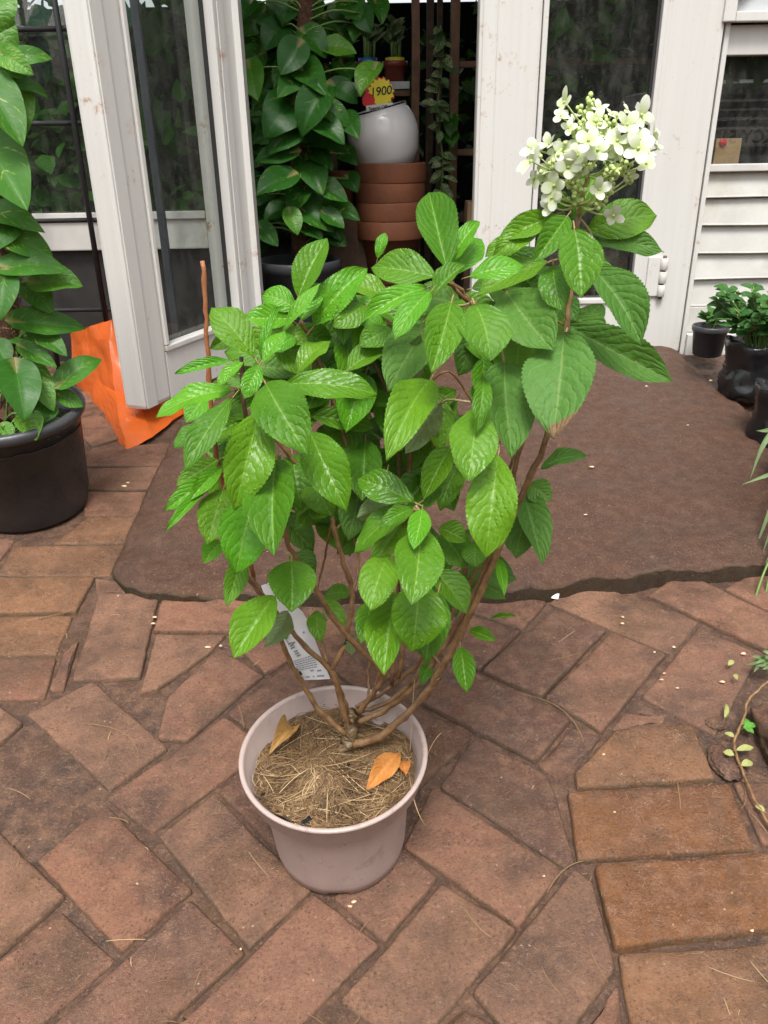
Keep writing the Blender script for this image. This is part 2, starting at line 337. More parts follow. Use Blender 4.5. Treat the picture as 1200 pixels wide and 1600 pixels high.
def box(bm, c, s, mat=None, bev=0.0):
    r = bmesh.ops.create_cube(bm, size=1)
    vs = r['verts']
    for v in vs: v.co = V((v.co.x * s[0], v.co.y * s[1], v.co.z * s[2]))
    if bev:
        es = list({e for v in vs for e in v.link_edges})
        rr = bmesh.ops.bevel(bm, geom=es, offset=bev, segments=2, affect='EDGES', profile=.6)
        vs = list({v for f in rr['faces'] for v in f.verts} | {v for v in vs if v.is_valid})
    mt = (mat or Matrix()) 
    for v in vs: v.co = mt @ (v.co + V(c))
    return vs
def bxo(name, c, s, m, parent=None, bev=.002, mt=None, **k):
    bm = bmesh.new(); box(bm, c, s, mt, bev); return obj(name, bm, parent, mat=m, **k)
def b2(name, x0, x1, y0, y1, z0, z1, m, parent=None, bev=.002, mt=None, **k):
    return bxo(name, ((x0 + x1) / 2, (y0 + y1) / 2, (z0 + z1) / 2), (x1 - x0, y1 - y0, z1 - z0), m, parent, bev, mt, **k)
def tube(bm, pts, rad, n=7, caps=True):
    pts = [V(p) for p in pts]; rings = []
    up = V((.31, .2, .93))
    for i, p in enumerate(pts):
        d = (pts[min(i + 1, len(pts) - 1)] - pts[max(i - 1, 0)]).normalized()
        a = d.cross(up)
        if a.length < .05: a = d.cross(V((1, 0, 0)))
        a.normalize(); b = d.cross(a); r = rad[i] if isinstance(rad, (list, tuple)) else rad
        rings.append([bm.verts.new(p + (a * math.cos(k * 2 * math.pi / n) + b * math.sin(k * 2 * math.pi / n)) * r) for k in range(n)])
    for i in range(len(rings) - 1):
        for k in range(n):
            f = bm.faces.new((rings[i][k], rings[i][(k + 1) % n], rings[i + 1][(k + 1) % n], rings[i + 1][k])); f.smooth = True
    if caps:
        bm.faces.new(rings[0][::-1]); bm.faces.new(rings[-1])
def smooth_path(pts, sub=5):
    pts = [V(p) for p in pts]
    if len(pts) < 3: return pts
    out = []
    P = [pts[0] * 2 - pts[1]] + pts + [pts[-1] * 2 - pts[-2]]
    for i in range(1, len(P) - 2):
        for k in range(sub):
            t = k / sub; a, b, c, d = P[i - 1], P[i], P[i + 1], P[i + 2]
            out.append(.5 * ((2 * b) + (c - a) * t + (2 * a - 5 * b + 4 * c - d) * t * t + (3 * b - a - 3 * c + d) * t ** 3))
    return out + [pts[-1]]
def stem_bm(pts, r0, r1, node=.055, n=7, wob=.0012):
    bm = bmesh.new(); P = smooth_path(pts, 6); L = 0; rad = []; Q = []
    nx = node * R.uniform(.4, 1)
    for i, p in enumerate(P):
        if i: L += (P[i] - P[i - 1]).length
        t = i / max(1, len(P) - 1); r = r0 + (r1 - r0) * t
        if node and L > nx: r *= 1.22; nx = L + node * R.uniform(.7, 1.3)
        rad.append(r * R.uniform(.94, 1.06)); Q.append(p + V((R.uniform(-wob, wob), R.uniform(-wob, wob), R.uniform(-wob, wob)) if 0 < i < len(P) - 1 else (0, 0, 0)))
    tube(bm, Q, rad, n); return bm
def lathe(bm, prof, n=48, mt=None, wob=None):
    mt = mt or Matrix(); rings = []
    for (r, z) in prof:
        if r < 1e-5: rings.append([bm.verts.new(mt @ V((0, 0, z)))])
        else:
            rings.append([bm.verts.new(mt @ V((r * math.cos(a), r * math.sin(a), z)) ) for a in [k * 2 * math.pi / n for k in range(n)]])
    for i in range(len(rings) - 1):
        A, B = rings[i], rings[i + 1]
        for k in range(n):
            k2 = (k + 1) % n
            if len(A) == 1 and len(B) == 1: continue
            if len(A) == 1: f = bm.faces.new((A[0], B[k2], B[k]))
            elif len(B) == 1: f = bm.faces.new((A[k], A[k2], B[0]))
            else: f = bm.faces.new((A[k], A[k2], B[k2], B[k]))
            f.smooth = True
    return rings
def text_obj(name, body, size, m, parent, mt, extrude=.0004, bold=0.0, shear=0):
    c = bpy.data.curves.new(name, 'FONT'); c.body = body; c.size = size; c.extrude = extrude; c.offset = bold; c.shear = shear
    c.align_x = 'CENTER'; c.align_y = 'CENTER'
    tmp = bpy.data.objects.new('tmp', c)
    me = bpy.data.meshes.new_from_object(tmp); bpy.data.objects.remove(tmp)
    me.transform(mt); me.materials.clear(); me.materials.append(m)
    return obj(name, me, parent)

# ------------------------------------------------------------------ leaf meshes (base at origin, tip at +y, unit length, unit width)
def leaf_mesh(name, mats, kind='ovate', nu=50, nv=12, seed=0, fold=.25, arch=.10, wave=.02, bulge=.012, nveins=8, slant=.42, petiole=.14, teeth=True, twist=0.0, dish=0.0):
    q = random.Random(seed); bm = bmesh.new(); uvl = bm.loops.layers.uv.new('UVMap'); uvs = {}
    rows = []; ph1, ph2, off = q.uniform(0, 6), q.uniform(0, 6), q.uniform(-.07, .07)
    for i in range(nu + 1):
        u = i / nu; row = []
        if kind == 'ovate': hw = .5 * max(0, math.sin(math.pi * u ** .95)) ** .76
        elif kind == 'obovate': hw = .5 * max(0, math.sin(math.pi * u ** 1.10)) ** .72
        elif kind == 'lance': hw = .5 * max(0, math.sin(math.pi * u ** .85)) ** 1.0
        elif kind == 'heart': hw = .5 * max(0, math.sin(math.pi * u ** .60)) ** .78
        else: hw = .5 * max(0, math.sin(math.pi * min(1, u * .97 + .03))) ** .35
        if kind in ('ovate', 'obovate') and u > .86: hw *= 1 - .45 * ((u - .86) / .14) ** 1.5
        for j in range(-nv // 2, nv // 2 + 1):
            v = j / (nv / 2); a = abs(v); x = v * hw
            if teeth and a == 1 and .08 < u < .97: x *= 1.0 + .024 * ((i % 2) * 2 - 1)
            y = u
            if kind == 'heart': y -= .34 * a ** 1.4 * (1 - u) ** 3.2
            z = arch * 4 * u * (1 - u)
            z += fold * abs(x) - dish * x * x * 3
            p = (u - slant * a ** 1.25 * (.55 + .45 * u)) * nveins
            if bulge: z += bulge * (abs(math.sin(math.pi * p)) ** .7) * min(1, a * 5) * (1 - a ** 4) * min(1, u * 6) * min(1, (1 - u) * 6)
            z += wave * a * a * (math.sin(u * 9 + ph1 + (1.7 if v > 0 else 0)) + .5 * math.sin(u * 17 + ph2 + v)) 
            x += off * math.sin(math.pi * u) * .8
            z += twist * v * hw * (u - .3)
            vert = bm.verts.new((x, y, z)); uvs[vert] = ((v + 1) / 2, u); row.append(vert)
        rows.append(row)
    for i in range(nu):
        for j in range(nv):
            f = bm.faces.new((rows[i][j], rows[i][j + 1], rows[i + 1][j + 1], rows[i + 1][j])); f.smooth = True
    if petiole:
        n0 = len(bm.verts); rr = .018; L = petiole
        rings = []
        for k in range(4):
            t = k / 3; y = -L * (1 - t) + .03 * t; z = -.25 * L * (1 - t) ** 2
            rings.append([bm.verts.new((rr * math.cos(a) * 1.2, y, z + rr * math.sin(a) - .008)) for a in [m_ * math.pi * 2 / 5 for m_ in range(5)]])
        for k in range(3):
            for m_ in range(5):
                f = bm.faces.new((rings[k][m_], rings[k][(m_ + 1) % 5], rings[k + 1][(m_ + 1) % 5], rings[k + 1][m_])); f.smooth = True
        for rg in rings:
            for vv in rg: uvs[vv] = (.5, -.1)
    for f in bm.faces:
        for l in f.loops: l[uvl].uv = uvs[l.vert]
    bmesh.ops.remove_doubles(bm, verts=bm.verts[:], dist=1e-5)
    return mesh_of(name, bm, mats)

HY = {}
for mk in ('leaf', 'leaf_dull', 'leaf_young', 'leaf_tip'):
    HY[mk] = [leaf_mesh('hydrangea_leaf', M[mk], ['ovate', 'obovate', 'ovate'][k % 3], seed=k * 7 + len(mk), fold=[.22, .14, .42, .30, .10, .34, .5, .2][k], arch=[.09, .15, .06, .18, .13, .03, .12, .2][k], wave=[.025, .04, .02, .045, .035, .025, .03, .05][k], bulge=.0065, twist=[.15, -.25, .3, .1, .2, -.2, -.1, .35][k]) for k in range(8)]
HY['fold'] = [leaf_mesh('hydrangea_leaf', M['leaf'], 'ovate', seed=50 + k, fold=.8, arch=[.12, .2][k], wave=.03, bulge=.012) for k in range(2)]
PO = {mk: [leaf_mesh('pothos_leaf', M[mk], 'heart', nu=20, nv=8, seed=90 + k, fold=[.25, .4, .12, .3][k], arch=[.10, .16, .2, .06][k], wave=.02, bulge=.006, nveins=7, slant=.3, petiole=0, teeth=False) for k in range(4)] for mk in ('pothos', 'pothos_pale', 'pothos_mid')}
MI = [leaf_mesh('herb_leaf', M['mint'], 'ovate', nu=10, nv=4, seed=120 + k, fold=.2, arch=.12, bulge=.01, nveins=5, petiole=.2, teeth=False) for k in range(3)]
VA = [leaf_mesh('variegated_leaf', M['varie'], 'ovate', nu=8, nv=4, seed=130 + k, fold=.25, arch=.15, bulge=0, petiole=.15, teeth=False) for k in range(3)]
CR = {mk: [leaf_mesh('creeper_leaf', M[mk], 'ovate', nu=8, nv=4, seed=140 + k, fold=.2, arch=.1, bulge=0, petiole=.2, teeth=False) for k in range(2)] for mk in ('vine_pale', 'vine_green')}

def place_leaf(me, B, T, width, hint, parent, name='leaf', flip=False, zs=None):
    y = T - B; L = y.length; y.normalize()
    z = hint - y * hint.dot(y)
    if z.length < 1e-4: z = V((0, 0, 1)) - y * y.z
    z.normalize(); x = y.cross(z)
    if flip: z = -z; x = -x
    m = Matrix((x, y, z)).transposed().to_4x4(); m.translation = B
    o = bpy.data.objects.new(name, me); COL.objects.link(o)
    o.parent = parent; o.matrix_parent_inverse = MW(parent).inverted()
    loc, rot, _ = m.decompose()
    o.location = loc; o.rotation_euler = rot.to_euler(); o.scale = (width, L, zs or (L + width) / 2)
    return o
def pix_leaf(meshes, bx, by, tx, ty, wpx, Y, parent, up=.7, jit=.3, flip=False, mul=1.0, seedR=R, maxd=.09):
    B = W(bx, by, Y); tc = (CAM - B).normalized()
    h = (tc + V((0, 0, up)) + V((seedR.uniform(-jit, jit), seedR.uniform(-jit, jit) * .5, seedR.uniform(-jit, jit)))).normalized()
    if flip: h = (tc - V((0, 0, .3)) + V((seedR.uniform(-jit, jit), 0, 0))).normalized()
    r = ray(tx, ty); r = r / r.y
    Yt = (B - CAM).dot(h) / r.dot(h)
    Yt = max(Y - maxd, min(Y + maxd, Yt))
    T = CAM + r * Yt
    return place_leaf(seedR.choice(meshes), B, T, wpx * pxm(B) * mul, h, parent, flip=flip)

# ------------------------------------------------------------------ setting: ground, paving, ramp
YW = 2.8
bm = bmesh.new()
gx, gy = 60, 90
grid = [[bm.verts.new((-3.0 + 6.4 * i / gx, -.9 + 3.8 * j / gy, 0)) for i in range(gx + 1)] for j in range(gy + 1)]
for row in grid:
    for v in row:
        v.co.z = gz(v.co.y) - .0065 + .004 * mnoise.noise(v.co * 9)
for j in range(gy):
    for i in range(gx): bm.faces.new((grid[j][i], grid[j][i + 1], grid[j + 1][i + 1], grid[j + 1][i])).smooth = True
pav = obj('brick_pavement', bm, mat=M['mud'], kind='structure'); pav['label'] = 'wet brown herringbone brick paving with muddy joints'
# ground going on to the horizon behind the camera and round the shop
bm = bmesh.new(); s_ = 150
prof = [(-s_, -1.2), (-8, -.35), (-.9, gz(-.9) - .06), (2.7, gz(2.7) - .06), (6.5, .26), (s_, .2)]
rows = [[bm.verts.new((x, y, z - .012)) for x in (-s_, -5, 5, s_)] for y, z in prof]
for j in range(len(rows) - 1):
    for i in range(3): bm.faces.new((rows[j][i], rows[j][i + 1], rows[j + 1][i + 1], rows[j + 1][i]))
obj('ground', bm, mat=M['brick_dark'], kind='structure')

def Lz(*p): return [(x * .5, 840 + y * .5) for x, y in p]
def Rz(*p): return [(600 + x * .5, 840 + y * .5) for x, y in p]
def Fz(*p): return [(x * .35, 520 + y * .35) for x, y in p]
BR = [
 Lz((40, 25), (365, 18), (318, 115), (-10, 115)), Fz((430, 820), (575, 820), (520, 940), (270, 945)), Fz((405, 705), (620, 705), (575, 812), (410, 812)),
 Fz((395, 605), (690, 600), (628, 700), (400, 700)), Fz((410, 515), (735, 505), (694, 595), (395, 600)), Fz((-120, 880), (50, 945), (0, 1010), (-160, 1010)),
 Lz((-60, 128), (290, 128), (232, 235), (-110, 240)), Lz((-110, 243), (228, 240), (175, 365), (-140, 365)), Lz((-140, 370), (178, 372), (140, 505), (-180, 510)),
 Lz((245, 240), (300, 180), (295, 215), (212, 345), (215, 290)), Lz((182, 400), (205, 355), (243, 322), (200, 465), (157, 465)),
 Lz((308, 178), (495, 175), (435, 430), (225, 440)), Lz((300, 140), (395, 150), (385, 170), (302, 170)), Lz((515, 170), (815, 165), (780, 292), (485, 288)),
 Lz((490, 305), (690, 305), (650, 350), (505, 450), (450, 460)), Lz((690, 350), (820, 430), (590, 630), (508, 625), (535, 500)), Lz((280, 455), (510, 665), (345, 785), (95, 550)),
 Lz((-160, 470), (-20, 510), (68, 578), (10, 630), (-160, 640)), Lz((75, 605), (330, 800), (112, 972), (-140, 765)), Lz((330, 845), (590, 1105), (370, 1295), (122, 1020)),
 Lz((705, 562), (828, 655), (480, 905), (345, 803)), Lz((690, 785), (860, 680), (1010, 830), (850, 940)), Lz((665, 810), (960, 1105), (775, 1280), (500, 935)),
 Lz((-60, 860), (205, 1120), (10, 1295), (-260, 1080)), Lz((190, 1165), (352, 1310), (60, 1560), (-110, 1400)), Lz((600, 1130), (765, 1290), (365, 1640), (200, 1500)),
 Lz((985, 1112), (1178, 1262), (760, 1680), (560, 1530)), Lz((905, 388), (1030, 465), (830, 640), (712, 550)), Lz((770, 362), (870, 330), (905, 380), (830, 420)),
 Rz((185, 1085), (403, 1217), (110, 1560), (-100, 1410)), Rz((75, 990), (165, 1060), (0, 1260), (-130, 1150)), Rz((170, 785), (540, 1030), (405, 1200), (80, 975)),
 Rz((275, 635), (495, 745), (530, 830), (577, 1005), (550, 1022), (175, 775)), Rz((110, 530), (268, 625), (100, 785), (-60, 690)), Rz((215, 395), (578, 575), (480, 695), (135, 515)),
 Rz((585, 592), (680, 620), (590, 740), (555, 755), (487, 700)), Rz((535, 225), (690, 290), (500, 488), (318, 410)), Rz((715, 295), (885, 365), (685, 605), (510, 497)),
 Rz((630, 133), (975, 262), (890, 360), (540, 212)), Rz((985, 285), (1140, 355), (1000, 598), (810, 500)), Rz((950, 122), (1300, 300), (1210, 355), (855, 190)),
 Rz((1100, 170), (1200, 105), (1330, 170), (1230, 235)), Rz((335, 192), (513, 195), (428, 283), (290, 235)), Rz((270, 243), (422, 292), (300, 405), (180, 360)),
 Rz((745, 532), (870, 547), (858, 572), (705, 595)), Rz((722, 600), (960, 582), (1030, 752), (600, 783), (592, 740)), Rz((588, 800), (1085, 772), (1155, 965), (620, 1002)),
 Rz((657, 1040), (1240, 990), (1330, 1200), (715, 1278)), Rz((730, 1312), (1300, 1270), (1380, 1560), (772, 1560)), Rz((607, 1042), (655, 1078), (725, 1338), (580, 1560), (430, 1610), (285, 1437)),
 Rz((268, 1478), (400, 1545), (320, 1640), (170, 1560)), Rz((735, 1395), (758, 1560), (645, 1520)), Rz((1100, 790), (1300, 765), (1390, 955), (1172, 945)),
]
WET = {46, 47}; WETISH = {45, 48, 0, 1, 6, 7}
DARKB = {32, 33, 34, 36, 43, 42, 35, 21, 27}
polysW = []
def inset(poly, d):
    n = len(poly); out = []
    c = sum(poly, V((0, 0))) / n
    for i in range(n):
        p0, p1, p2 = poly[i - 1], poly[i], poly[(i + 1) % n]
        e1 = (p1 - p0).normalized(); e2 = (p2 - p1).normalized()
        n1 = V((-e1.y, e1.x)); n2 = V((-e2.y, e2.x)); b = n1 + n2
        b = b / max(.35, b.length_squared) * 2
        out.append(p1 + b * d)
    return out
def brick(poly, m, rise=0.0, q=R):
    a = sum(poly[i - 1].x * poly[i].y - poly[i].x * poly[i - 1].y for i in range(len(poly)))
    if a < 0: poly = poly[::-1]
    c = sum(poly, V((0, 0))) / len(poly)
    pts = []
    poly = inset([p - c for p in poly], .0006)
    n = len(poly)
    for i in range(n):
        p0, p1, p2 = poly[i - 1], poly[i], poly[(i + 1) % n]
        r = min(q.uniform(.002, .0065), (p0 - p1).length * .3, (p2 - p1).length * .3)
        A = p1 + (p0 - p1).normalized() * r; Bq = p1 + (p2 - p1).normalized() * r
        for t in (0, .5, 1): pts.append(A * (1 - t) ** 2 + p1 * 2 * t * (1 - t) + Bq * t * t)
        k = max(1, int((p2 - p1).length / .022)); r2 = min(.012, (p2 - p1).length * .3)
        for s in range(1, k):
            t = s / k; pts.append(p1.lerp(p2, .08 + .84 * t) + V((q.uniform(-1, 1), q.uniform(-1, 1))) * .0012)
    bm = bmesh.new()
    def ring(d, z):
        pp = [p * (1 - d / max(.02, p.length)) for p in pts]
        return [bm.verts.new((p.x, p.y, z + SY * p.y)) for p in pp]
    rg = [ring(.0062, 0), ring(.0034, -.0009), ring(.0012, -.0030), ring(0, -.0075), ring(-.0005, -.045)]
    m_ = len(pts)
    inner = [rg[0]]
    for k_ in (.80, .55, .28):
        inner.append([bm.verts.new((p.x * k_, p.y * k_, SY * p.y * k_ + .0016 * mnoise.noise(V((p.x * k_ * 22 + c.x * 31, p.y * k_ * 22 + c.y * 17, 1.5))))) for p in pts])
    for a_, b_ in zip(inner, inner[1:]):
        for i in range(m_): bm.faces.new((a_[i], a_[(i + 1) % m_], b_[(i + 1) % m_], b_[i])).smooth = True
    bm.faces.new(inner[-1]).smooth = True
    for a_, b_ in zip(rg, rg[1:]):
        for i in range(m_): bm.faces.new((a_[i], b_[i], b_[(i + 1) % m_], a_[(i + 1) % m_])).smooth = True
    o = obj('brick', bm, pav, mat=m)
    o.location = (c.x, c.y, gz(c.y) + rise); o.rotation_euler = (q.uniform(-.016, .016), q.uniform(-.016, .016), 0)
    return o
def line_x(p, d, q_, e):
    den = d.x * e.y - d.y * e.x
    if abs(den) < 1e-4: return None
    t = ((q_.x - p.x) * e.y - (q_.y - p.y) * e.x) / den
    return p + d * t
def grow(poly, others, most=.0202, gap=.0022):
    n = len(poly); a = sum(poly[i - 1].x * poly[i].y - poly[i].x * poly[i - 1].y for i in range(n))
    if a < 0: poly = poly[::-1]
    offs = []
    for i in range(n):
        p, q_ = poly[i], poly[(i + 1) % n]; d = (q_ - p).normalized(); nn = V((d.y, -d.x)); best = 0
        for o_ in (.0012, .0025, .004, .0055, .007, .0085, .010, .012, .014, .017, .020):
            if o_ > most: break
            if any(in_poly(p.lerp(q_, t) + nn * (f * o_ * 2 + gap), ot) for t in (.06, .2, .35, .5, .65, .8, .94) for f in (.5, 1) for ot in others): break
            best = o_
        offs.append((p + nn * best, d))
    out = []
    for i in range(n):
        (p, d), (q_, e) = offs[i - 1], offs[i]; x = line_x(p, d, q_, e)
        if x is None or (x - poly[i]).length > .03: x = poly[i]
        out.append(x)
    return out
def in_poly(p, poly):
    c = False; n = len(poly)
    for i in range(n):
        a, b = poly[i], poly[i - 1]
        if (a.y > p.y) != (b.y > p.y) and p.x < (b.x - a.x) * (p.y - a.y) / (b.y - a.y) + a.x: c = not c
    return c
RAW = [[V((a.x, a.y)) for a in [G(*q) for q in p]] for p in BR]
for i, p in enumerate(BR):
    poly = grow(RAW[i], [o_ for j, o_ in enumerate(RAW) if j != i]); polysW.append(poly)
    m = M['brick_wet'] if i in WET else M['brick_amber'] if i in WETISH else M['brick_dark'] if i in DARKB else R.choice([M['brick'], M['brick'], M['brick_red'], M['brick_tan']])
    brick(poly, m, R.uniform(-.0025, .003) + (.004 if i in (11, 46, 47, 41, 40) else 0) - (.006 if i in (18, 12, 9, 44, 53, 51) else 0))
# slab outline (also keeps spare bricks out of it)
SLF = [(172, 880), (190, 905), (225, 918), (300, 921), (380, 923), (500, 921), (620, 921), (750, 920), (850, 912), (960, 897), (1080, 888), (1200, 880), (1330, 868)]
SLF_W = [G(x, y, .03) for x, y in SLF]
def in_poly(p, poly):
    c = False; n = len(poly)
    for i in range(n):
        a, b = poly[i], poly[i - 1]
        if (a.y > p.y) != (b.y > p.y) and p.x < (b.x - a.x) * (p.y - a.y) / (b.y - a.y) + a.x: c = not c
    return c
def taken(p, mar=.0):
    return any(in_poly(p, q) for q in polysW)
def front_y(x):
    L = SLF_W
    for a, b in zip(L, L[1:]):
        if a.x <= x <= b.x: return a.y + (b.y - a.y) * (x - a.x) / max(1e-6, b.x - a.x)
    return 99
def left_x(y):
    pts = [(172, 880), (205, 815), (258, 700), (292, 640), (330, 590)]
    g = [G(a, b, .03) for a, b in pts]
    if y <= g[0].y: return g[0].x
    for a, b in zip(g, g[1:]):
        if a.y <= y <= b.y: return a.x + (b.x - a.x) * (y - a.y) / (b.y - a.y)
    return g[-1].x
ang = math.radians(38); ca, sa = math.cos(ang), math.sin(ang)
bl, bw = .208, .104
cells = []
for i in range(-14, 18):
    for j in range(-14, 18):
        k = (i - j) % 4
        # herringbone cells: horizontal brick where k==0, vertical where k==2
        if k == 0: cells.append((i * bw, j * bw, bl, bw))
        elif k == 3: cells.append((i * bw, j * bw, bw, bl))
for (x, y, a, b) in cells:
    quad = [V((x, y)), V((x + a, y)), V((x + a, y + b)), V((x, y + b))]
    quad = [V((p.x * ca - p.y * sa, .9 + p.x * sa + p.y * ca)) for p in quad]
    c = sum(quad, V((0, 0))) / 4
    if not (-1.9 < c.x < 1.5 and .28 < c.y < 2.72): continue
    smp = [quad[m].lerp(quad[(m + 1) % 4], t / 4) for m in range(4) for t in range(4)] + [c] + [q.lerp(c, .5) for q in quad]
    if any(taken(p) for p in smp): continue
    if any(p.y > front_y(p.x) - .01 and p.x > left_x(p.y) - .015 for p in smp) or any(p.y > 2.75 for p in smp): continue
    polysW.append(quad); brick(quad, R.choice([M['brick'], M['brick'], M['brick_dark']]), R.uniform(-.002, .001))

# concrete ramp up to the door
bm = bmesh.new(); NUU, NVV = 190, 150
def slab_z(y): return gz(1.44) + .037 + (y - 1.44) * .106
def right_x(y): 
    return 1.02 + max(0, (2.45 - y)) * .14 if y > 1.9 else 1.10 + (1.9 - y) * .3
rows = []
for j in range(NVV + 1):
    v = j / NVV; row = []
    for i in range(NUU + 1):
        u = i / NUU
        # blend between the front outline and the wall line
        yy0 = None
        x = SLF_W[0].x + (SLF_W[-1].x - SLF_W[0].x) * u
        x = min(max(x, SLF_W[0].x + 1e-4), SLF_W[-1].x - 1e-4)
        yf = front_y(x)
        y = yf + (2.79 - yf) * v
        lx = left_x(y) if y < 2.5 else left_x(2.5); rx = right_x(y)
        # squeeze x towards the side lines
        xx = x + (lx - SLF_W[0].x) * (1 - u) * min(1, v * 1.6) + (rx - SLF_W[-1].x) * u * min(1, .25 + v * 1.6)
        e = min(1, min(v * 16, (u) * 26, (1 - u) * 26))
        z = slab_z(y) - .013 * (1 - e) ** 2 * (1 + .9 * mnoise.noise(V((xx * 13, y * 13, 4))) + .5 * mnoise.noise(V((xx * 40, y * 40, 4)))) + .007 * mnoise.noise(V((xx * 5, y * 5, 0))) + .0022 * mnoise.noise(V((xx * 26, y * 26, 3))) + .0011 * mnoise.noise(V((xx * 75, y * 75, 3)))
        rg_ = max(0, min(1, (-.22 - xx) / .15)) * max(0, min(1, (1.75 - y) / .2))
        z += rg_ * (-.010 + .012 * mnoise.noise(V((xx * 13, y * 13, 8))) - .010 * max(0, .25 - abs(mnoise.noise(V((xx * 8, y * 8, 2))))) * 4 * .4)
        y += (.014 * mnoise.noise(V((xx * 11, 5, 1))) + .005 * mnoise.noise(V((xx * 45, 5, 1)))) * (1 - v) ** 8
        row.append(bm.verts.new((xx, y, z)))
    rows.append(row)
for j in range(NVV):
    for i in range(NUU): bm.faces.new((rows[j][i], rows[j][i + 1], rows[j + 1][i + 1], rows[j + 1][i])).smooth = True
edge = rows[0][::-1] + [r[0] for r in rows[1:]]
edge2 = rows[0] + [r[-1] for r in rows[1:]]
for E_ in (edge[::-1], edge2):
    lows = []
    for v in E_:
        lows.append(bm.verts.new(v.co + V((.006 * mnoise.noise(v.co * 30), -.004, -.075))))
    for a in range(len(E_) - 1):
        try: bm.faces.new((E_[a], lows[a], lows[a + 1], E_[a + 1])).smooth = True
        except ValueError: pass
bmesh.ops.recalc_face_normals(bm, faces=bm.faces[:])
ramp = obj('concrete_ramp', bm, mat=M['slab'], kind='structure'); ramp['label'] = 'worn red-brown concrete ramp leading up to the shop door'

# ------------------------------------------------------------------ shop front
def X(px, py, Y=YW): return W(px, py, Y).x
def Z(px, py, Y=YW): return W(px, py, Y).z
ZT = 2.25
ZB = W(416, 556, YW).z
P, GL = M['paint'], M['glass']
shop = thing('shop_facade', 'white painted shop front with glazed panels around the open doorway', 'building', (0, YW, .3))
# ---- wall left of the doorway
xo = X(300, 100)                     # right edge of left window opening
zr1, zr0 = Z(200, 333), Z(200, 389)
xj = X(413, 480)
b2('post', xo, xj - .004, YW - .03, YW + .04, .24, ZT, P, shop)
b2('rail', -2.6, xo - .001, YW - .025, YW + .03, zr0, zr1, M['rail'], shop, .004)
b2('glazing_bead', -2.6, xo - .001, YW - .034, YW - .026, zr1 - .018, zr1 + .006, M['rail'], shop, .002)
b2('window_pane', -2.6, xo - .001, YW + .004, YW + .008, zr1 + .001, ZT, GL, shop, 0)
b2('lower_panel', -2.6, xo - .001, YW + .002, YW + .02, .22, zr0 - .001, M['dark_panel'], shop, 0)
b2('header', -2.6, 2.7, YW - .04, YW + .05, ZT + .001, ZT + .25, P, shop)
b2('added_eave', -2.9, 2.9, YW - .42, YW - .041, ZT + .13, ZT + .20, P, shop)  # unseen overhang, added to block sky light from the facade and doorway
# ---- wall right of the doorway
xa, xb = X(1091, 300), X(1104, 262)
post = b2('post', xa, xb, YW - .035, YW + .05, .24, ZT, P, shop, .004)
zs0 = Z(1120, 476)
zg0, zg1 = Z(1150, 256), Z(1150, 87)
b2('rail', xb + .001, 2.6, YW - .02, YW + .04, zg1, Z(1160, 40), P, shop, .003)
b2('sill', xb + .001, 2.6, YW - .014, YW + .03, zg0 - .022, zg0, M['rail'], shop, .003)
pane = b2('window_pane', xb + .001, 2.6, YW + .006, YW + .010, zg0 + .001, zg1 - .001, GL, shop, 0)
zsid = [zg0 - .023]
for py in (310, 353, 397, 436, 478): zsid.append(Z(1140, py))
for k in range(5):
    bm = bmesh.new(); a, b = zsid[k], zsid[k + 1]
    for (yy, zz) in ((0, 0),): pass
    prof = [(YW + .012, a - .001), (YW - .004, b + .009), (YW - .006, b + .004), (YW - .002, b + .001), (YW + .03, b + .001), (YW + .03, a - .001)]
    nx = 9; rows = []
    for i in range(nx):
        x = xb + .001 + (2.6 - xb) * i / (nx - 1); wv = R.uniform(-.0018, .0018)
        rows.append([bm.verts.new((x, y + wv * .5, z + (wv if 1 <= q <= 3 else 0))) for q, (y, z) in enumerate(prof)])
    for i in range(nx - 1):
        for q in range(6): bm.faces.new((rows[i][q], rows[i][(q + 1) % 6], rows[i + 1][(q + 1) % 6], rows[i + 1][q]))
    bm.faces.new(rows[0][::-1]); bm.faces.new(rows[-1]); bmesh.ops.recalc_face_normals(bm, faces=bm.faces[:])
    obj('siding_board', bm, shop, mat=M['siding'])
b2('base_board', xb + .001, 2.6, YW - .01, YW + .03, Z(1120, 517), zsid[-1], M['siding'], shop, .002)
b2('base_board', xb + .001, 2.6, YW - .045, YW + .05, .24, Z(1120, 518), P, shop, .002)
# upper window frame on the right wall
fx0 = X(1119, 30); fz0 = Z(1160, 37)
fr = b2('window_frame', fx0, fx0 + .036, YW - .06, YW - .022, fz0, ZT, P, shop, .003)
b2('frame_rail', fx0 + .037, 2.6, YW - .058, YW - .022, fz0, fz0 + .026, P, shop, .003)
b2('upper_panel', fx0 + .037, 2.6, YW - .035, YW - .024, fz0 + .027, ZT, simple('grey_panel', (.50, .52, .53), .4, .05, 5), shop, 0)
bm = bmesh.new(); tube(bm, [(fx0 + .04, YW - .05, fz0 + .06), (fx0 + .13, YW - .05, fz0 + .15), (fx0 + .5, YW - .05, fz0 + .5)], .009, 6)
obj('black_cable', bm, shop, mat=M['black_metal'])
b2('door_threshold', xj - .02, xa + .02, YW - .03, YW + .08, .2, ZB - .012, M['slab'], shop, .004)

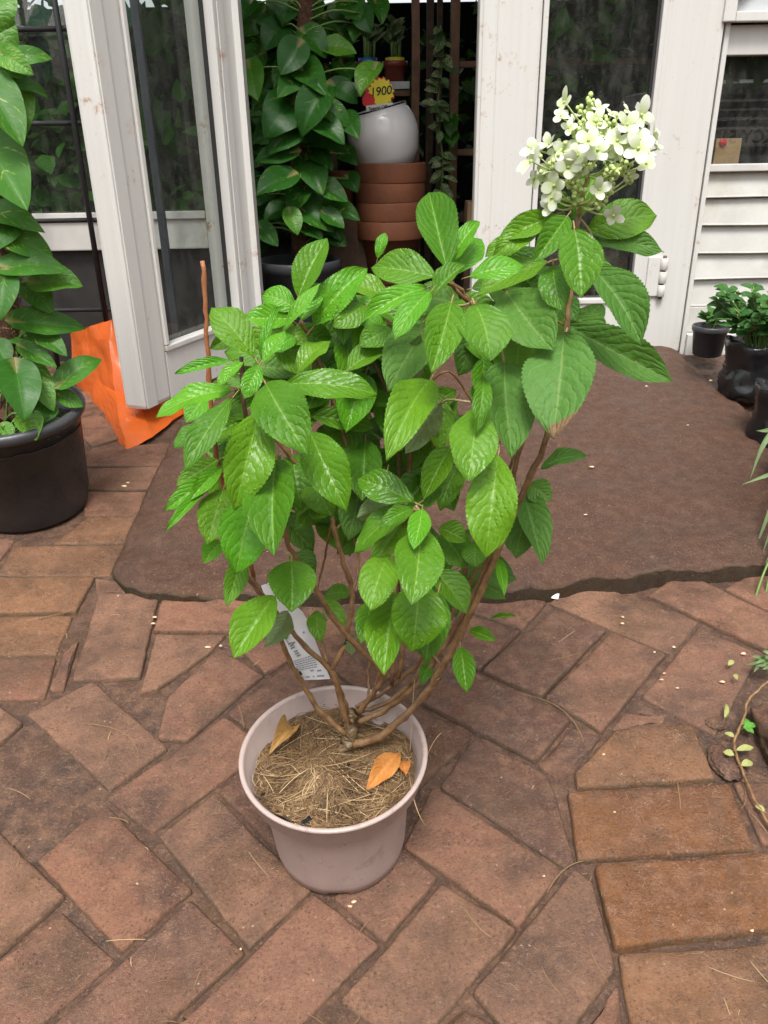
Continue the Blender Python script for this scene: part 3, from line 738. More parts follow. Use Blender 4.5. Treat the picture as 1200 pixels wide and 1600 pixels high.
# ---- door leaves
def door(name, label, Wd, T, ls, rs, br, mt, gasket_at, hinge_side):
    """local: x along the leaf 0..Wd, y thickness (front face at y=-T), z up from 0"""
    d = thing(name, label, 'door', mt.translation, 'white glazed shop doors')
    H = 1.9
    def part(n, x0, x1, y0, y1, z0, z1, m, bev=.006, parent=d): return b2(n, x0, x1, y0, y1, z0, z1, m, parent, bev, mt)
    part('stile', 0, ls, -T, 0, 0, H, P, .012)
    part('stile', Wd - rs, Wd, -T, 0, 0, H, P, .008)
    part('bottom_rail', ls + .0005, Wd - rs - .0005, -T + .003, -.003, 0, br, P, .003)
    part('top_rail', ls + .0005, Wd - rs - .0005, -T + .003, -.003, H - .12, H, P, .003)
    part('glass_pane', ls + .001, Wd - rs - .001, -T * .5 - .002, -T * .5 + .002, br + .001, H - .121, GL, 0)
    for x0, x1 in ((ls + .001, ls + .017), (Wd - rs - .017, Wd - rs - .001)):
        part('glazing_bead', x0, x1, -T + .004 - .008, -T * .5 - .0025, br + .018, H - .13, P, .003)
    part('glazing_bead', ls + .001, Wd - rs - .001, -T - .004, -T * .5 - .0025, br + .001, br + .017, M['rail'], .003)
    for g in gasket_at: part('rubber_gasket', g, g + .010, -T * .5 - .012, -T * .5 - .0026, br + .019, H - .13, M['rubber'], 0)
    return d
# open leaf: from the hinge at the wall to its free edge nearer the camera
hin = W(414, 556, YW); fe = WZ(229, 642, ZB)
fe.z = hin.z
ax = (V((hin.x, hin.y, 0)) - V((fe.x, fe.y, 0))); Wl = ax.length; ax.normalize()
# leaf local x runs free edge -> hinge; front face (towards the doorway and camera) is local -y
mt = Matrix((ax, V((-ax.y, ax.x, 0)), V((0, 0, 1)))).transposed().to_4x4()
mt.translation = V((fe.x, fe.y, ZB)) + V((-ax.y, ax.x, 0)) * .074
dl = door('glass_door', 'white glazed door leaf swung open towards the camera on the left', Wl, .074, .122, .124, .14, mt, (Wl - .124 - .030,), 1)
# tall ribs on the open leaf's outer stile
b2('stile_rib', .004, .05, -.0785, -.0745, .004, 1.9, P, dl, .002, mt)
b2('stile_rib', Wl - .118, Wl - .085, -.079, -.0745, .004, 1.9, P, dl, .002, mt)
x0r, x1r = X(741, 200), X(1087, 300)
mtr = Matrix.Translation(V((x0r, YW + .012, ZB)))
Wr = x1r - x0r
dr = door('glass_door', 'white glazed door leaf standing closed right of the doorway, behind the white flower head', Wr, .06, X(834, 200) - x0r, x1r - X(1016, 200), .17, mtr, (X(1003, 200) - x0r,), 1)
b2('stile_rib', .012, .055, -.0645, -.0605, .004, 1.9, P, dr, .002, mtr)
b2('stile_rib', Wr - .175, Wr - .163, -.0645, -.0605, .004, 1.9, P, dr, .002, mtr)
# hinge
hp = W(1034, 433, YW - .05)
for k in range(3):
    bm = bmesh.new(); lathe(bm, [(0, -.0185), (.0115, -.0185), (.0125, -.0175), (.0125, .0175), (.0115, .0185), (0, .0185)], 14, Matrix.Translation(hp + V((0, -.008, (k - 1) * .043))))
    obj('hinge_knuckle', bm, dr, mat=M['paint'])
bm = bmesh.new(); tube(bm, [hp + V((0, -.008, -.07)), hp + V((0, -.008, .07))], .006, 8); obj('hinge_pin', bm, dr, mat=simple('rusty_pin', (.10, .05, .03), .6))
b2('hinge_plate', hp.x - .052, hp.x - .008, YW - .0565, YW - .0475, hp.z - .062, hp.z + .066, P, dr, .003)
b2('hinge_plate', hp.x + .012, hp.x + .048, YW - .042, YW - .0352, hp.z - .06, hp.z + .06, P, shop, .003)

# ---- black security grille in front of the left window
gr = thing('security_grille', 'thin black metal bars in front of the left window', 'grille', (-1.1, YW - .09, .3))
yb = YW - .10
def bar(p, q, r=.008): 
    bm = bmesh.new(); tube(bm, [p, q], r, 6); obj('bar', bm, gr, mat=M['black_metal'])
for py in (45, 193, 345, 485):
    z = Z(80, py, yb); bar((-2.4, yb, z), (X(228, 345, yb), yb, z), .008)
for px, py in ((158, 440), (22, 200), (-120, 200), (-260, 200)):
    x = X(px, py, yb); bar((x, yb - .012, .22), (x, yb - .012, ZT), .009)
# slim dark post behind the open door's glass
pp = W(240, 240, YW - .14)
pst = b2('steel_post', pp.x - .012, pp.x + .012, pp.y - .012, pp.y + .012, gz(2.6) - .05, ZT, M['grey_metal'], None, .004)
tag(pst, 'slim dark grey steel post seen through the open door glass', 'post')

# ------------------------------------------------------------------ shop interior
inn = thing('shop_room', 'dark shaded interior of the plant shop', 'building', (0, 4.5, .3))
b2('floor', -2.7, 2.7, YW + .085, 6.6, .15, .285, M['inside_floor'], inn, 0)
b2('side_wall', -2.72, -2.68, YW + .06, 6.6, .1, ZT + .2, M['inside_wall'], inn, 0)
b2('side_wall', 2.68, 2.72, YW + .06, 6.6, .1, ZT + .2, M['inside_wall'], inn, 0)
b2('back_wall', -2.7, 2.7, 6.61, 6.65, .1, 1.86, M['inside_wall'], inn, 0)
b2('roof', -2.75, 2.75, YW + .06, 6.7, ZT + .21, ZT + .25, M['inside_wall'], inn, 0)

def leaf_mass(name, n, boxes, mat, size, q, label, cat, up=.3):
    """many small leaves spread through boxes: one uncountable mass"""
    bm = bmesh.new(); uvl = bm.loops.layers.uv.new('UVMap')
    for _ in range(n):
        b = q.choice(boxes); c = V([q.uniform(b[k], b[k + 1]) for k in (0, 2, 4)])
        d = V((q.gauss(0, 1), q.gauss(0, 1), q.gauss(-.2, .7))).normalized(); nn = V((q.gauss(0, .6), q.gauss(-.6, .5), q.gauss(.7, .4)))
        x = d.cross(nn).normalized(); s = size * q.uniform(.6, 1.4); nn = x.cross(d)
        pts = [(0, 0, 0), (-.3, .35, .05), (.3, .35, .05), (0, .4, -.03), (-.22, .7, .03), (.22, .7, .03), (0, 1, -.08)]
        vs = [bm.verts.new(c + (x * a + d * b_ + nn * e) * s) for a, b_, e in pts]
        for f, uv in (((0, 3, 1), (.5, 0, .5, .4, 0, .35)), ((0, 2, 3), (.5, 0, 1, .35, .5, .4)), ((1, 3, 4), (0, .35, .5, .4, .1, .7)), ((2, 5, 3), (1, .35, .9, .7, .5, .4)), ((3, 6, 4), (.5, .4, .5, 1, .1, .7)), ((3, 5, 6), (.5, .4, .9, .7, .5, 1))):
            fc = bm.faces.new([vs[k] for k in f]); fc.smooth = True
            for k, l in enumerate(fc.loops): l[uvl].uv = (uv[2 * k], uv[2 * k + 1])
    o = obj(name, bm, mat=mat, kind='stuff'); tag(o, label, cat); return o
q = random.Random(3)
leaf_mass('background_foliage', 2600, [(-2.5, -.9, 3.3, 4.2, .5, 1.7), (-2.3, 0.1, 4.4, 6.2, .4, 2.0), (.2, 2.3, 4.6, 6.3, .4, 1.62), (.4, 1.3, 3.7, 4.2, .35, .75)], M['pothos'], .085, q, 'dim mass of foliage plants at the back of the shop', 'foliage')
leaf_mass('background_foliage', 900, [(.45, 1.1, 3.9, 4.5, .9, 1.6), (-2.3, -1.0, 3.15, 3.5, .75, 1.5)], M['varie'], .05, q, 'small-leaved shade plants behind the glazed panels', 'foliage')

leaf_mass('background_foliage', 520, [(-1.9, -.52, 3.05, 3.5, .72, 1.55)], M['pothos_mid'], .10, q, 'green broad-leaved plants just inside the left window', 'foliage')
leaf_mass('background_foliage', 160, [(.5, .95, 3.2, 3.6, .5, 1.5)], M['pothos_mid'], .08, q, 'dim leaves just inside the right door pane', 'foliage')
# price sign, white pot, terracotta stack
def pot_prof(r0, r1, h, rim=.0, rimh=0.0, t=.006, soil=.85):
    p = [(0, 0), (r0 - .006, 0), (r0, .005)]
    if rim: p += [(r1 - rim - (r1 - rim - r0) * rimh / h, h - rimh), (r1 - .002, h - rimh + .001), (r1, h - rimh + .006)]
    p += [(r1, h - .004), (r1 - .002, h), (r1 - t, h), (r1 - t - .001, h - .004)]
    p += [(r0 + (r1 - r0) * soil - t - rim, h * soil), (0, h * soil)]
    return p
YS = 3.45
xs = X(611, 300, YS); zr = [Z(611, py, YS) for py in (254, 284, 313, 342)]
rs_ = (667 - 557) / 2 * pxm(W(611, 290, YS))
for k in range(4):
    h = .25; bm = bmesh.new()
    lathe(bm, [(0, 0), (.085, 0), (.09, .006), (rs_ - .016, h - .0735), (rs_ - .0015, h - .072), (rs_, h - .068), (rs_, h - .006), (rs_ - .003, h), (rs_ - .014, h), (rs_ - .018, h - .02), (.08, .02), (0, .02)], 48)
    o = obj('terracotta_pot', bm, mat=M['terracotta']); o.location = (xs + R.uniform(-.004, .004), YS, zr[k] - h)
    tag(o, ['topmost terracotta pot of the stack, directly under the white pot', 'second terracotta pot from the top of the nested stack', 'third terracotta pot from the top of the nested stack', 'lowest terracotta pot of the stack with its tapered body showing'][k], 'plant pot', 'nested terracotta pots')
b2('pot_plinth', xs - .11, xs + .11, YS - .11, YS + .11, .286, zr[3] - .252, M['wood_dark'], None, .006)
tag(bpy.data.objects['pot_plinth'], 'dark low timber block under the terracotta pots', 'plinth')
rw = (667 - 555) / 2 * pxm(W(611, 210, YS))
bm = bmesh.new()
hw = .215
prof = [(0, 0), (rw * .62, 0), (rw * .70, .006), (rw * .90, .05), (rw * .995, .105), (rw, .13), (rw * .96, .165), (rw * .86, .198), (rw * .80, .207), (rw * .815, .214), (rw * .80, .219)]
lathe(bm, prof, 64); inn_ = [(rw * .79, .219), (rw * .77, .206), (rw * .90, .15), (rw * .93, .12), (rw * .8, .04), (0, .03)]
lathe(bm, inn_, 64)
wp = obj('white_glazed_pot', bm, mat=M['white_glaze']); wp.location = (xs - .002, YS, zr[0] - .022); wp.rotation_euler = (math.radians(4), math.radians(-13), 0)
tag(wp, 'glossy white round pot tilted on top of the terracotta stack', 'plant pot')
bm = bmesh.new(); lathe(bm, [(rw * .79, .2191), (rw * .80, .2215), (rw * .815, .2205), (rw * .82, .2165)], 64)
obj('dark_rim', bm, mat=M['navy']).parent = wp
# price sign
sc = W(592, 148, YS - .08); k_ = pxm(sc)
sg = thing('price_sign', 'yellow and red starburst price sign reading 1900 Special Offer', 'sign', sc)
tilt = Matrix.Translation(sc) @ Matrix.Rotation(math.radians(90), 4, 'X') @ Matrix.Rotation(math.radians(6), 4, 'Z')
def star(n, r0, r1, z, m, nm, cx=0, cy=0, sx=1.0, sy=1.0):
    bm = bmesh.new(); q = random.Random(n)
    top = []; bot = []
    for i in range(n * 2):
        a = math.pi * i / n; r = (r1 if i % 2 else r0) * q.uniform(.96, 1.04)
        p = V((cx + r * math.cos(a) * sx, cy + r * math.sin(a) * sy, z))
        top.append(bm.verts.new(tilt @ p)); bot.append(bm.verts.new(tilt @ (p - V((0, 0, .0012)))))
    bm.faces.new(top); bm.faces.new(bot[::-1])
    for i in range(2 * n): bm.faces.new((top[i], bot[i], bot[(i + 1) % (2 * n)], top[(i + 1) % (2 * n)]))
    obj(nm, bm, sg, mat=m)
star(16, 25 * k_, 19.5 * k_, 0, M['sign_red'], 'red_burst', 1 * k_, 2 * k_)
star(16, 21.5 * k_, 17 * k_, .0016, M['sign_yellow'], 'yellow_burst', 3.5 * k_, 3 * k_)
star(10, 10 * k_, 10 * k_, .0028, M['sign_red'], 'red_disc', -17 * k_, -6 * k_)
bxo('caption_strip', (-1 * k_, -18 * k_, .0030), (42 * k_, 10 * k_, .0012), M['sign_white'], sg, 0, tilt)
text_obj('price_text', '1900', 17 * k_, M['ink_black'], sg, tilt @ Matrix.Translation((3.5 * k_, 4 * k_, .0032)), bold=.0006, shear=.15)
text_obj('caption_text', 'Special Offer', 6.6 * k_, M['ink_black'], sg, tilt @ Matrix.Translation((-1 * k_, -18 * k_, .0045)), bold=.0003)
bm = bmesh.new(); tube(bm, [tilt @ V((0, 0, -.004)), tilt @ V((0, -45 * k_, -.006))], .003, 6); obj('stake', bm, sg, mat=M['wood'])

# white shelf, red pots with upright stems, timber posts
YH = 3.95
z0 = Z(600, 128, YH)
shf = thing('plant_shelf', 'white edged timber shelf behind the price sign', 'shelf', (X(600, 130, YH), YH, z0))
b2('white_edge', X(505, 130, YH), X(640, 130, YH), YH - .02, YH + .22, Z(600, 140, YH), z0, M['shelf_white'], shf, .002)
b2('timber_board', X(505, 130, YH), X(640, 130, YH), YH - .01, YH + .22, Z(600, 151, YH), Z(600, 140.5, YH), M['wood'], shf, .002)
for x_ in (512, 632): b2('leg', X(x_, 130, YH) - .02, X(x_, 130, YH) + .02, YH + .16, YH + .2, .286, Z(600, 151, YH) - .001, M['wood_dark'], shf, .002)
for i, (px, band, cat) in enumerate(((535, 'blue', 0), (575, 'blue', 0), (617, 'yellow', 0))):
    yy = YH + .07; r1 = 20 * pxm(W(px, 115, yy)); h = 29 * pxm(W(px, 115, yy)); x_ = X(px, 115, yy); zz = z0 + .001
    lab = ['red pot of green stems with a blue band, left end of the shelf', 'red plastic pot of green stems in the middle of the shelf, above the sign', 'red plastic pot of green stems with a yellow band, beside the timber post'][i]
    tp = thing('shelf_plant', lab, 'potted plant', (x_, yy, zz), 'red pots on the shelf')
    bm = bmesh.new(); lathe(bm, pot_prof(r1 * .72, r1, h, .004, h * .28), 32, Matrix.Translation((x_, yy, zz))); obj('pot', bm, tp, mat=M['redpot'])
    bm = bmesh.new(); lathe(bm, [(r1 * .72, h), (r1 * .74, h + .014), (r1 * .7, h + .014), (r1 * .68, h)], 24, Matrix.Translation((x_, yy, zz))); obj('band', bm, tp, mat=M[band])
    for k in range(9):
        a = R.uniform(0, 6.28); rr = R.uniform(0, r1 * .6); bx_, by_ = x_ + rr * math.cos(a), yy + rr * math.sin(a); hh = R.uniform(.09, .17)
        bm = bmesh.new(); tube(bm, [(bx_, by_, zz + h * .8), (bx_ + R.uniform(-.01, .01), by_, zz + h + hh)], .005, 6); obj('stem', bm, tp, mat=M['stalk_green'])
        for s_i in range(3):
            B = V((bx_, by_, zz + h + hh * R.uniform(.5, 1))); d = V((R.uniform(-1, 1), R.uniform(-1, .3), R.uniform(.2, 1))).normalized()
            place_leaf(R.choice(VA), B, B + d * R.uniform(.05, .09), .02, V((0, -1, .6)), tp)
for (px, wd, yy, m, lab, py1) in ((650, 13, 3.72, 'wood', 'rough brown timber post right of the price sign', 330), (671, 11, 3.95, 'wood_dark', 'darker timber post just behind the brown post', 330)):
    c = W(px, 60, yy); hw = wd / 2 * pxm(c)
    bm = bmesh.new(); n = 14; rings = []
    for i in range(n):
        z = .286 + (2.4 - .286) * i / (n - 1); ww = hw * R.uniform(.88, 1.08); ox = R.uniform(-.004, .004)
        rings.append([bm.verts.new((c.x + ox + a * ww, yy + b * hw, z)) for a, b in ((-1, -1), (1, -1), (1, 1), (-1, 1))])
    for i in range(n - 1):
        for k in range(4): bm.faces.new((rings[i][k], rings[i][(k + 1) % 4], rings[i + 1][(k + 1) % 4], rings[i + 1][k]))
    bm.faces.new(rings[-1]); bm.faces.new(rings[0][::-1])
    tag(obj('timber_post', bm, mat=M[m]), lab, 'post', 'timber posts in the shop')
# ladder-like timber rack at right
YR = 3.75
rk = thing('timber_rack', 'brown timber rack with two cross rails right of the hanging vine', 'rack', (X(708, 200, YR), YR, .286))
xr = X(709, 150, YR); hw = 6.5 * pxm(W(709, 150, YR))
b2('upright', xr - hw, xr + hw, YR - .03, YR + .03, .286, 2.4, M['wood'], rk, .002)
b2('upright', X(694, 150, YR) - .012, X(694, 150, YR) + .012, YR + .3, YR + .33, .286, 2.4, M['wood_dark'], rk, .002)
b2('upright', 1.25, 1.28, YR - .03, YR + .03, .286, 2.4, M['wood'], rk, .002)
for py in (101, 238): b2('cross_rail', xr + hw + .001, 1.249, YR - .02, YR + .02, Z(720, py + 5, YR), Z(720, py - 5, YR), M['wood'], rk, .002)
b2('cross_rail', xr + hw + .001, 1.249, YR - .02, YR + .02, Z(720, 345, YR), Z(720, 333, YR), M['wood_dark'], rk, .002)
cb = W(735, 338, 3.6); tag(bxo('carton', (cb.x + .05, 3.6, cb.z), (.14, .12, .12), M['cardboard'], None, .003), 'small brown carton low at the doorway edge beside the rack', 'box')
b2('carton_stand', cb.x - .03, cb.x + .13, 3.53, 3.67, .286, cb.z - .061, M['wood_dark'], None, .003); tag(bpy.data.objects['carton_stand'], 'dark timber stand under the small carton', 'stand')
# hanging variegated vine
vn = thing('hanging_vine', 'cream variegated trailing vine hanging left of the timber rack', 'plant', W(690, 60, 3.6))
vp = [W(688 + 4 * math.sin(k), 40 + k * 28, 3.6) for k in range(11)]
bm = bmesh.new(); tube(bm, smooth_path(vp, 3), .003, 5); obj('stem', bm, vn, mat=M['stalk_green'])
for k in range(46):
    t = R.uniform(0, 9.9); a = vp[int(t)].lerp(vp[int(t) + 1], t % 1); d = V((R.uniform(-1, 1), R.uniform(-.9, .2), R.uniform(-1, .3))).normalized()
    place_leaf(R.choice(VA), a, a + d * R.uniform(.045, .075), R.uniform(.022, .036), V((R.uniform(-.4, .4), -1, .5)), vn)
# small round leaf plant on the rack
pr = thing('round_leaf_climber', 'single round dark leaf climber on the rack upright', 'plant', W(705, 260, 3.66))
pa = [W(708, 330, 3.68), W(705, 260, 3.66), W(704, 190, 3.68)]
bm = bmesh.new(); tube(bm, pa, .003, 5); obj('stem', bm, pr, mat=M['stalk_green'])
for (a, b) in (((706, 186), (704, 216)), ((706, 212), (708, 232))): pix_leaf(PO['pothos'], *a, *b, 24, 3.64, pr, jit=.2)
# brown pot behind the vine foot
yy = 3.5; c = W(537, 300, yy); r1 = 22 * pxm(c); bm = bmesh.new(); lathe(bm, pot_prof(r1 * .7, r1, .16, .006, .035), 32)
o = obj('brown_pot', bm, mat=M['terracotta']); o.location = (c.x, yy, c.z - .08); tag(o, 'small brown clay pot half hidden between the climbing vine and the pot stack', 'plant pot')
b2('brown_pot_stand', c.x - .09, c.x + .09, yy - .09, yy + .09, .286, c.z - .081, M['wood_dark'], None, .004); tag(bpy.data.objects['brown_pot_stand'], 'dark timber block under the small brown clay pot', 'stand')

# ------------------------------------------------------------------ climbing pothos inside the doorway
def Gc(x, y): return 370 + x * .35, y * .35
YP = 3.2
pc = W(466, 405, YP); rp = 68 * pxm(pc); hp_ = pc.z - .286
pot = obj('black_tub', (lambda bm: (lathe(bm, [(0, 0), (rp * .76, 0), (rp * .78, .006), (rp * .95, hp_ - .04), (rp, hp_ - .035), (rp, hp_ - .004), (rp - .004, hp_), (rp - .014, hp_), (rp * .93, hp_ - .03), (0, hp_ - .03)], 56), bm)[1])(bmesh.new()), mat=M['blackplastic'])
pot.location = (pc.x, YP, .286); tag(pot, 'round black plastic tub inside the doorway under the climbing vine', 'plant pot')
pv = thing('climbing_vine', 'tall heart-leaved climbing vine on a brown pole inside the doorway', 'plant', (pc.x, YP, .286 + hp_ - .03))
tube_pts = [W(468, 398, YP), W(468, 250, YP), W(474, 100, YP), W(478, 20, YP), W(478, -160, YP)]
bm = stem_bm(tube_pts, .034, .032, 0, 14, .003); obj('coir_pole', bm, pv, mat=M['coir'])
GLV = [(60,310,95,450,115,1),(310,160,400,262,115,0),(410,215,535,240,110,1),(270,215,195,335,125,0),(290,315,405,430,125,0),(612,318,550,432,105,1),(280,330,180,440,105,0),(245,470,122,620,170,0),(375,425,290,612,140,0),(340,535,482,645,130,0),
 (285,568,138,692,125,0),(315,640,512,692,75,0),(235,685,75,722,95,0),(225,795,83,872,115,0),(320,715,385,872,135,0),(335,680,428,765,100,0),(385,835,495,902,95,0),(305,845,240,962,115,0),(218,925,120,995,90,0),(305,945,432,1035,115,0),(240,955,272,1050,80,1),(110,1020,185,1100,80,0),(310,1020,385,1072,80,0),(490,530,545,620,90,0),(400,480,505,570,95,0),(440,385,540,465,95,0),(400,960,480,1020,80,0),(430,1050,490,1100,70,0),
 (200,120,120,230,120,0),(120,70,60,170,110,0),(240,20,200,110,110,0),(360,20,300,110,100,0),(400,90,440,170,110,0),(500,10,550,100,120,0),(100,190,40,270,100,0),(170,140,210,220,100,0),(450,140,400,60,80,0),(560,60,600,150,90,0),(60,20,20,100,100,0),(620,20,650,110,90,0),(190,20,150,90,90,0),(330,110,290,180,90,0),(560,110,520,190,80,0),(60,520,110,590,90,0),(60,650,120,690,80,0),(60,790,110,830,70,0),(150,600,70,640,90,0),(130,870,70,930,80,0),(480,690,540,740,80,0),(500,800,540,860,80,0),(440,940,550,985,90,0),(120,1000,60,1040,70,0),(150,440,70,500,100,0)]
for i, (bx, by, tx, ty, wd, pale) in enumerate(GLV):
    b = Gc(bx, by); t_ = Gc(tx, ty); yy = YP - R.uniform(.03, .16) if i < 27 else YP + R.uniform(.0, .14)
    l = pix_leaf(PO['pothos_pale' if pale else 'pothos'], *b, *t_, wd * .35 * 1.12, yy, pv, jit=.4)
    pl = Gc(300, by + 40); a0 = W(b[0], b[1], yy); a1 = W(pl[0], pl[1], YP - .02)
    if (a0 - a1).length < .3:
        bm = bmesh.new(); tube(bm, smooth_path([a1, (a0 + a1) / 2 + V((0, -.02, .02)), a0], 3), .003, 5); obj('leaf_stalk', bm, pv, mat=M['stalk_green'])
# the rest of its leaves further round
for k in range(46):
    py = R.uniform(0, 380); px = 470 + R.uniform(-72, 72); yy = YP + R.uniform(.05, .2)
    pix_leaf(PO['pothos'], px, py, px + R.uniform(-35, 35), py + R.uniform(20, 45), R.uniform(28, 42), yy, pv, jit=.6)

# things behind the right window
sb = W(1131, 238, 2.93); 
bxt = thing('tea_tin', 'tan cardboard box with a red dot standing inside the right window', 'box', sb)
bxo('carton_body', sb, (.085, .06, .085), M['cardboard'], bxt, .002)
star_c = sb + V((-.022, -.0312, .045))
bm = bmesh.new(); lathe(bm, [(0, 0), (.012, 0), (.012, .004), (0, .004)], 16, Matrix.Translation(sb + V((-.02, -.03, .03))) @ Matrix.Rotation(math.radians(90), 4, 'X')); obj('red_dot', bm, bxt, mat=M['sign_red'])
b2('inner_ledge', xb + .001, 2.6, YW + .055, YW + .30, zg0 - .06, sb.z - .0435, M['wood_dark'], shop, .002)

# ------------------------------------------------------------------ big black pot and climbing vine at left
c0 = W(57, 805, 1.79); cb_ = V((c0.x, 1.79, gz(1.79)))
H = .262; r1 = .163; r0 = .127
TG = Matrix.Translation(cb_) @ Matrix.Rotation(math.atan(SY), 4, 'X')
bm = bmesh.new()
rings = lathe(bm, [(0, 0), (r0 - .006, 0), (r0, .005), (r0 + .004, .035), (r0 + .006, .037), (r1 - .012, H - .03), (r1 - .003, H - .030), (r1 + .004, H - .022), (r1 + .007, H - .012), (r1 + .004, H - .003), (r1 - .003, H), (r1 - .010, H - .002), (r1 - .014, H - .02), (r0 + .012, .19), (0, .2)], 64)
for rg in rings[3:6]:
    for k, v in enumerate(rg):
        a = math.atan2(v.co.y, v.co.x); f = 1 + .006 * math.sin(3 * a + 1) + (.014 if k % 16 == 3 else 0) - .008 * max(0, math.sin(2 * a + 2.2)) ** 4
        v.co.x *= f; v.co.y *= f
bmesh.ops.transform(bm, matrix=TG, verts=bm.verts)
lp = obj('black_tub', bm, mat=M['blackplastic']); tag(lp, 'large ribbed black plastic tub on the paving at the left edge, holding a climbing vine', 'plant pot')
bm = bmesh.new(); gr_ = 20; rings = lathe(bm, [(r1 - .012, .205), (.11, .212), (.05, .215), (0, .215)], 40, TG)
for v in bm.verts: v.co += V((0, 0, .008 * mnoise.noise(v.co * 40)))
so = obj('potting_soil', bm, lp, mat=M['soil'], smooth=True)
lv = thing('climbing_vine', 'heart-leaved climbing vine on a hairy coir pole at the left edge', 'plant', TG @ V((0, 0, .21)))
pb_ = W(22, 640, 1.79)
bm = stem_bm([TG @ V((-.02, 0, .2)), W(20, 600, 1.79), W(8, 500, 1.79), W(-4, 400, 1.79), W(-18, 250, 1.79), W(-32, 60, 1.79)], .034, .030, 0, 16, .003); obj('coir_pole', bm, lv, mat=M['coir'])
bm = bmesh.new(); q = random.Random(5); at_ = bm.verts.layers.float.new('tone')
for k in range(700):
    t = q.uniform(380, 640); base = W(22 - (640 - t) * .11, t, 1.79); a = q.uniform(0, 6.28); p = base + V((math.cos(a) * .033, math.sin(a) * .033, 0))
    d = V((math.cos(a) * .4 + q.gauss(0, .6), math.sin(a) * .4 + q.gauss(0, .6), q.gauss(0, .7))).normalized() * q.uniform(.015, .035); s = V((0, 0, 1)).cross(d).normalized() * .0007
    vs = [bm.verts.new(x) for x in (p - s, p + s, p + d * .6 + s + V((0, 0, .003)), p + d)]
    tn = q.random() * .6
    for v in vs: v[at_] = tn
    bm.faces.new(vs)
obj('pole_fibre', bm, lv, mat=M['fibre'], kind='stuff')
def Hc(x, y): return x * .35, y * .35
def Fc(x, y): return x * .35, 520 + y * .35
LV = [(Hc, -60,100,85,250,170,1,.0),(Hc, 20,250,150,335,100,1,-.04),(Hc, 60,262,235,262,80,0,-.02),(Hc,-40,280,105,350,100,1,.0),(Hc,0,375,218,438,95,0,-.02),(Hc,60,395,100,632,140,1,.0),(Hc,-60,380,103,655,185,0,-.06),(Hc,-30,680,125,942,215,0,-.05),(Hc,-40,950,203,1042,115,0,-.02),(Hc,40,1050,238,1152,135,0,-.03),(Hc,60,1195,308,1212,125,0,-.05),(Hc,190,1265,370,1278,145,1,-.01),(Hc,140,1280,238,1402,115,0,.01),(Hc,20,1250,5,1430,130,0,-.07),(Hc,115,1440,382,1468,120,0,-.03),(Hc,170,1490,300,1590,100,0,-.01),
 (Hc,-30,0,30,150,170,1,.0),(Hc,-30,180,40,120,130,1,.03),(Hc,20,560,-30,700,120,0,.0),(Hc,-20,900,60,960,140,0,.02),(Hc,30,1000,-20,1120,140,0,-.02),
 (Fc,75,180,112,392,165,0,-.08),(Fc,80,195,5,250,140,0,-.07),(Fc,130,165,242,352,115,1,-.02),(Fc,292,212,455,117,105,0,-.02),(Fc,130,388,162,482,110,1,-.09),(Fc,205,330,180,410,100,0,-.05),(Fc,205,415,312,408,70,0,-.07),(Fc,278,285,372,330,70,1,-.02),(Fc,120,75,255,155,75,0,-.03),(Fc,60,10,150,60,90,0,.02),(Fc,-10,60,40,150,100,0,-.04),(Fc,20,420,60,480,60,1,-.08)]
for (cf, bx, by, tx, ty, wd, pale, dy) in LV:
    b, t_ = cf(bx, by), cf(tx, ty); yy = 1.76 + dy
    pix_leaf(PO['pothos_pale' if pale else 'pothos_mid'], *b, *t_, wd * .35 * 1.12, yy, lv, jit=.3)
    a0 = W(*b, yy)
    a1 = W(22 - (640 - min(690, b[1] + 40)) * .11, min(690, b[1] + 40), 1.79) if cf is Hc else TG @ V((R.uniform(-.06, .06), R.uniform(-.06, .0), .21))
    if (a0 - a1).length < .35:
        bm = bmesh.new(); tube(bm, smooth_path([a1, a1.lerp(a0, .55) + V((0, 0, .025)), a0], 4), .0028, 5); obj('leaf_stalk', bm, lv, mat=M['stalk_green'])
# low grassy seedlings and small weeds in the tub
bm = bmesh.new(); uvl = bm.loops.layers.uv.new('UVMap')
for k in range(60):
    p = TG @ V((q.uniform(-.13, .12), q.uniform(-.13, .05), .212)); d = V((q.gauss(0, .5), q.gauss(-.3, .4), 1)).normalized() * q.uniform(.02, .06); s = d.cross(V((0, 1, 0))).normalized() * .002
    f = bm.faces.new([bm.verts.new(x) for x in (p - s, p + s, p + d)])
    for l, u in zip(f.loops, ((0, .2), (1, .2), (.5, 1))): l[uvl].uv = u
for k in range(60):
    c = TG @ V((q.uniform(.02, .14), q.uniform(-.10, .02), .215 + q.uniform(0, .05))); d = V((q.gauss(0, 1), q.gauss(0, 1), .3)).normalized() * .012; s = d.cross(V((0, 0, 1))).normalized() * .005
    f = bm.faces.new([bm.verts.new(x) for x in (c, c + d * .5 + s, c + d, c + d * .5 - s)])
    for l, u in zip(f.loops, ((.5, 0), (1, .5), (.5, 1), (0, .5))): l[uvl].uv = u
tag(obj('seedlings', bm, mat=M['mint'], kind='stuff'), 'small weeds and grass seedlings in the large black tub', 'weeds')

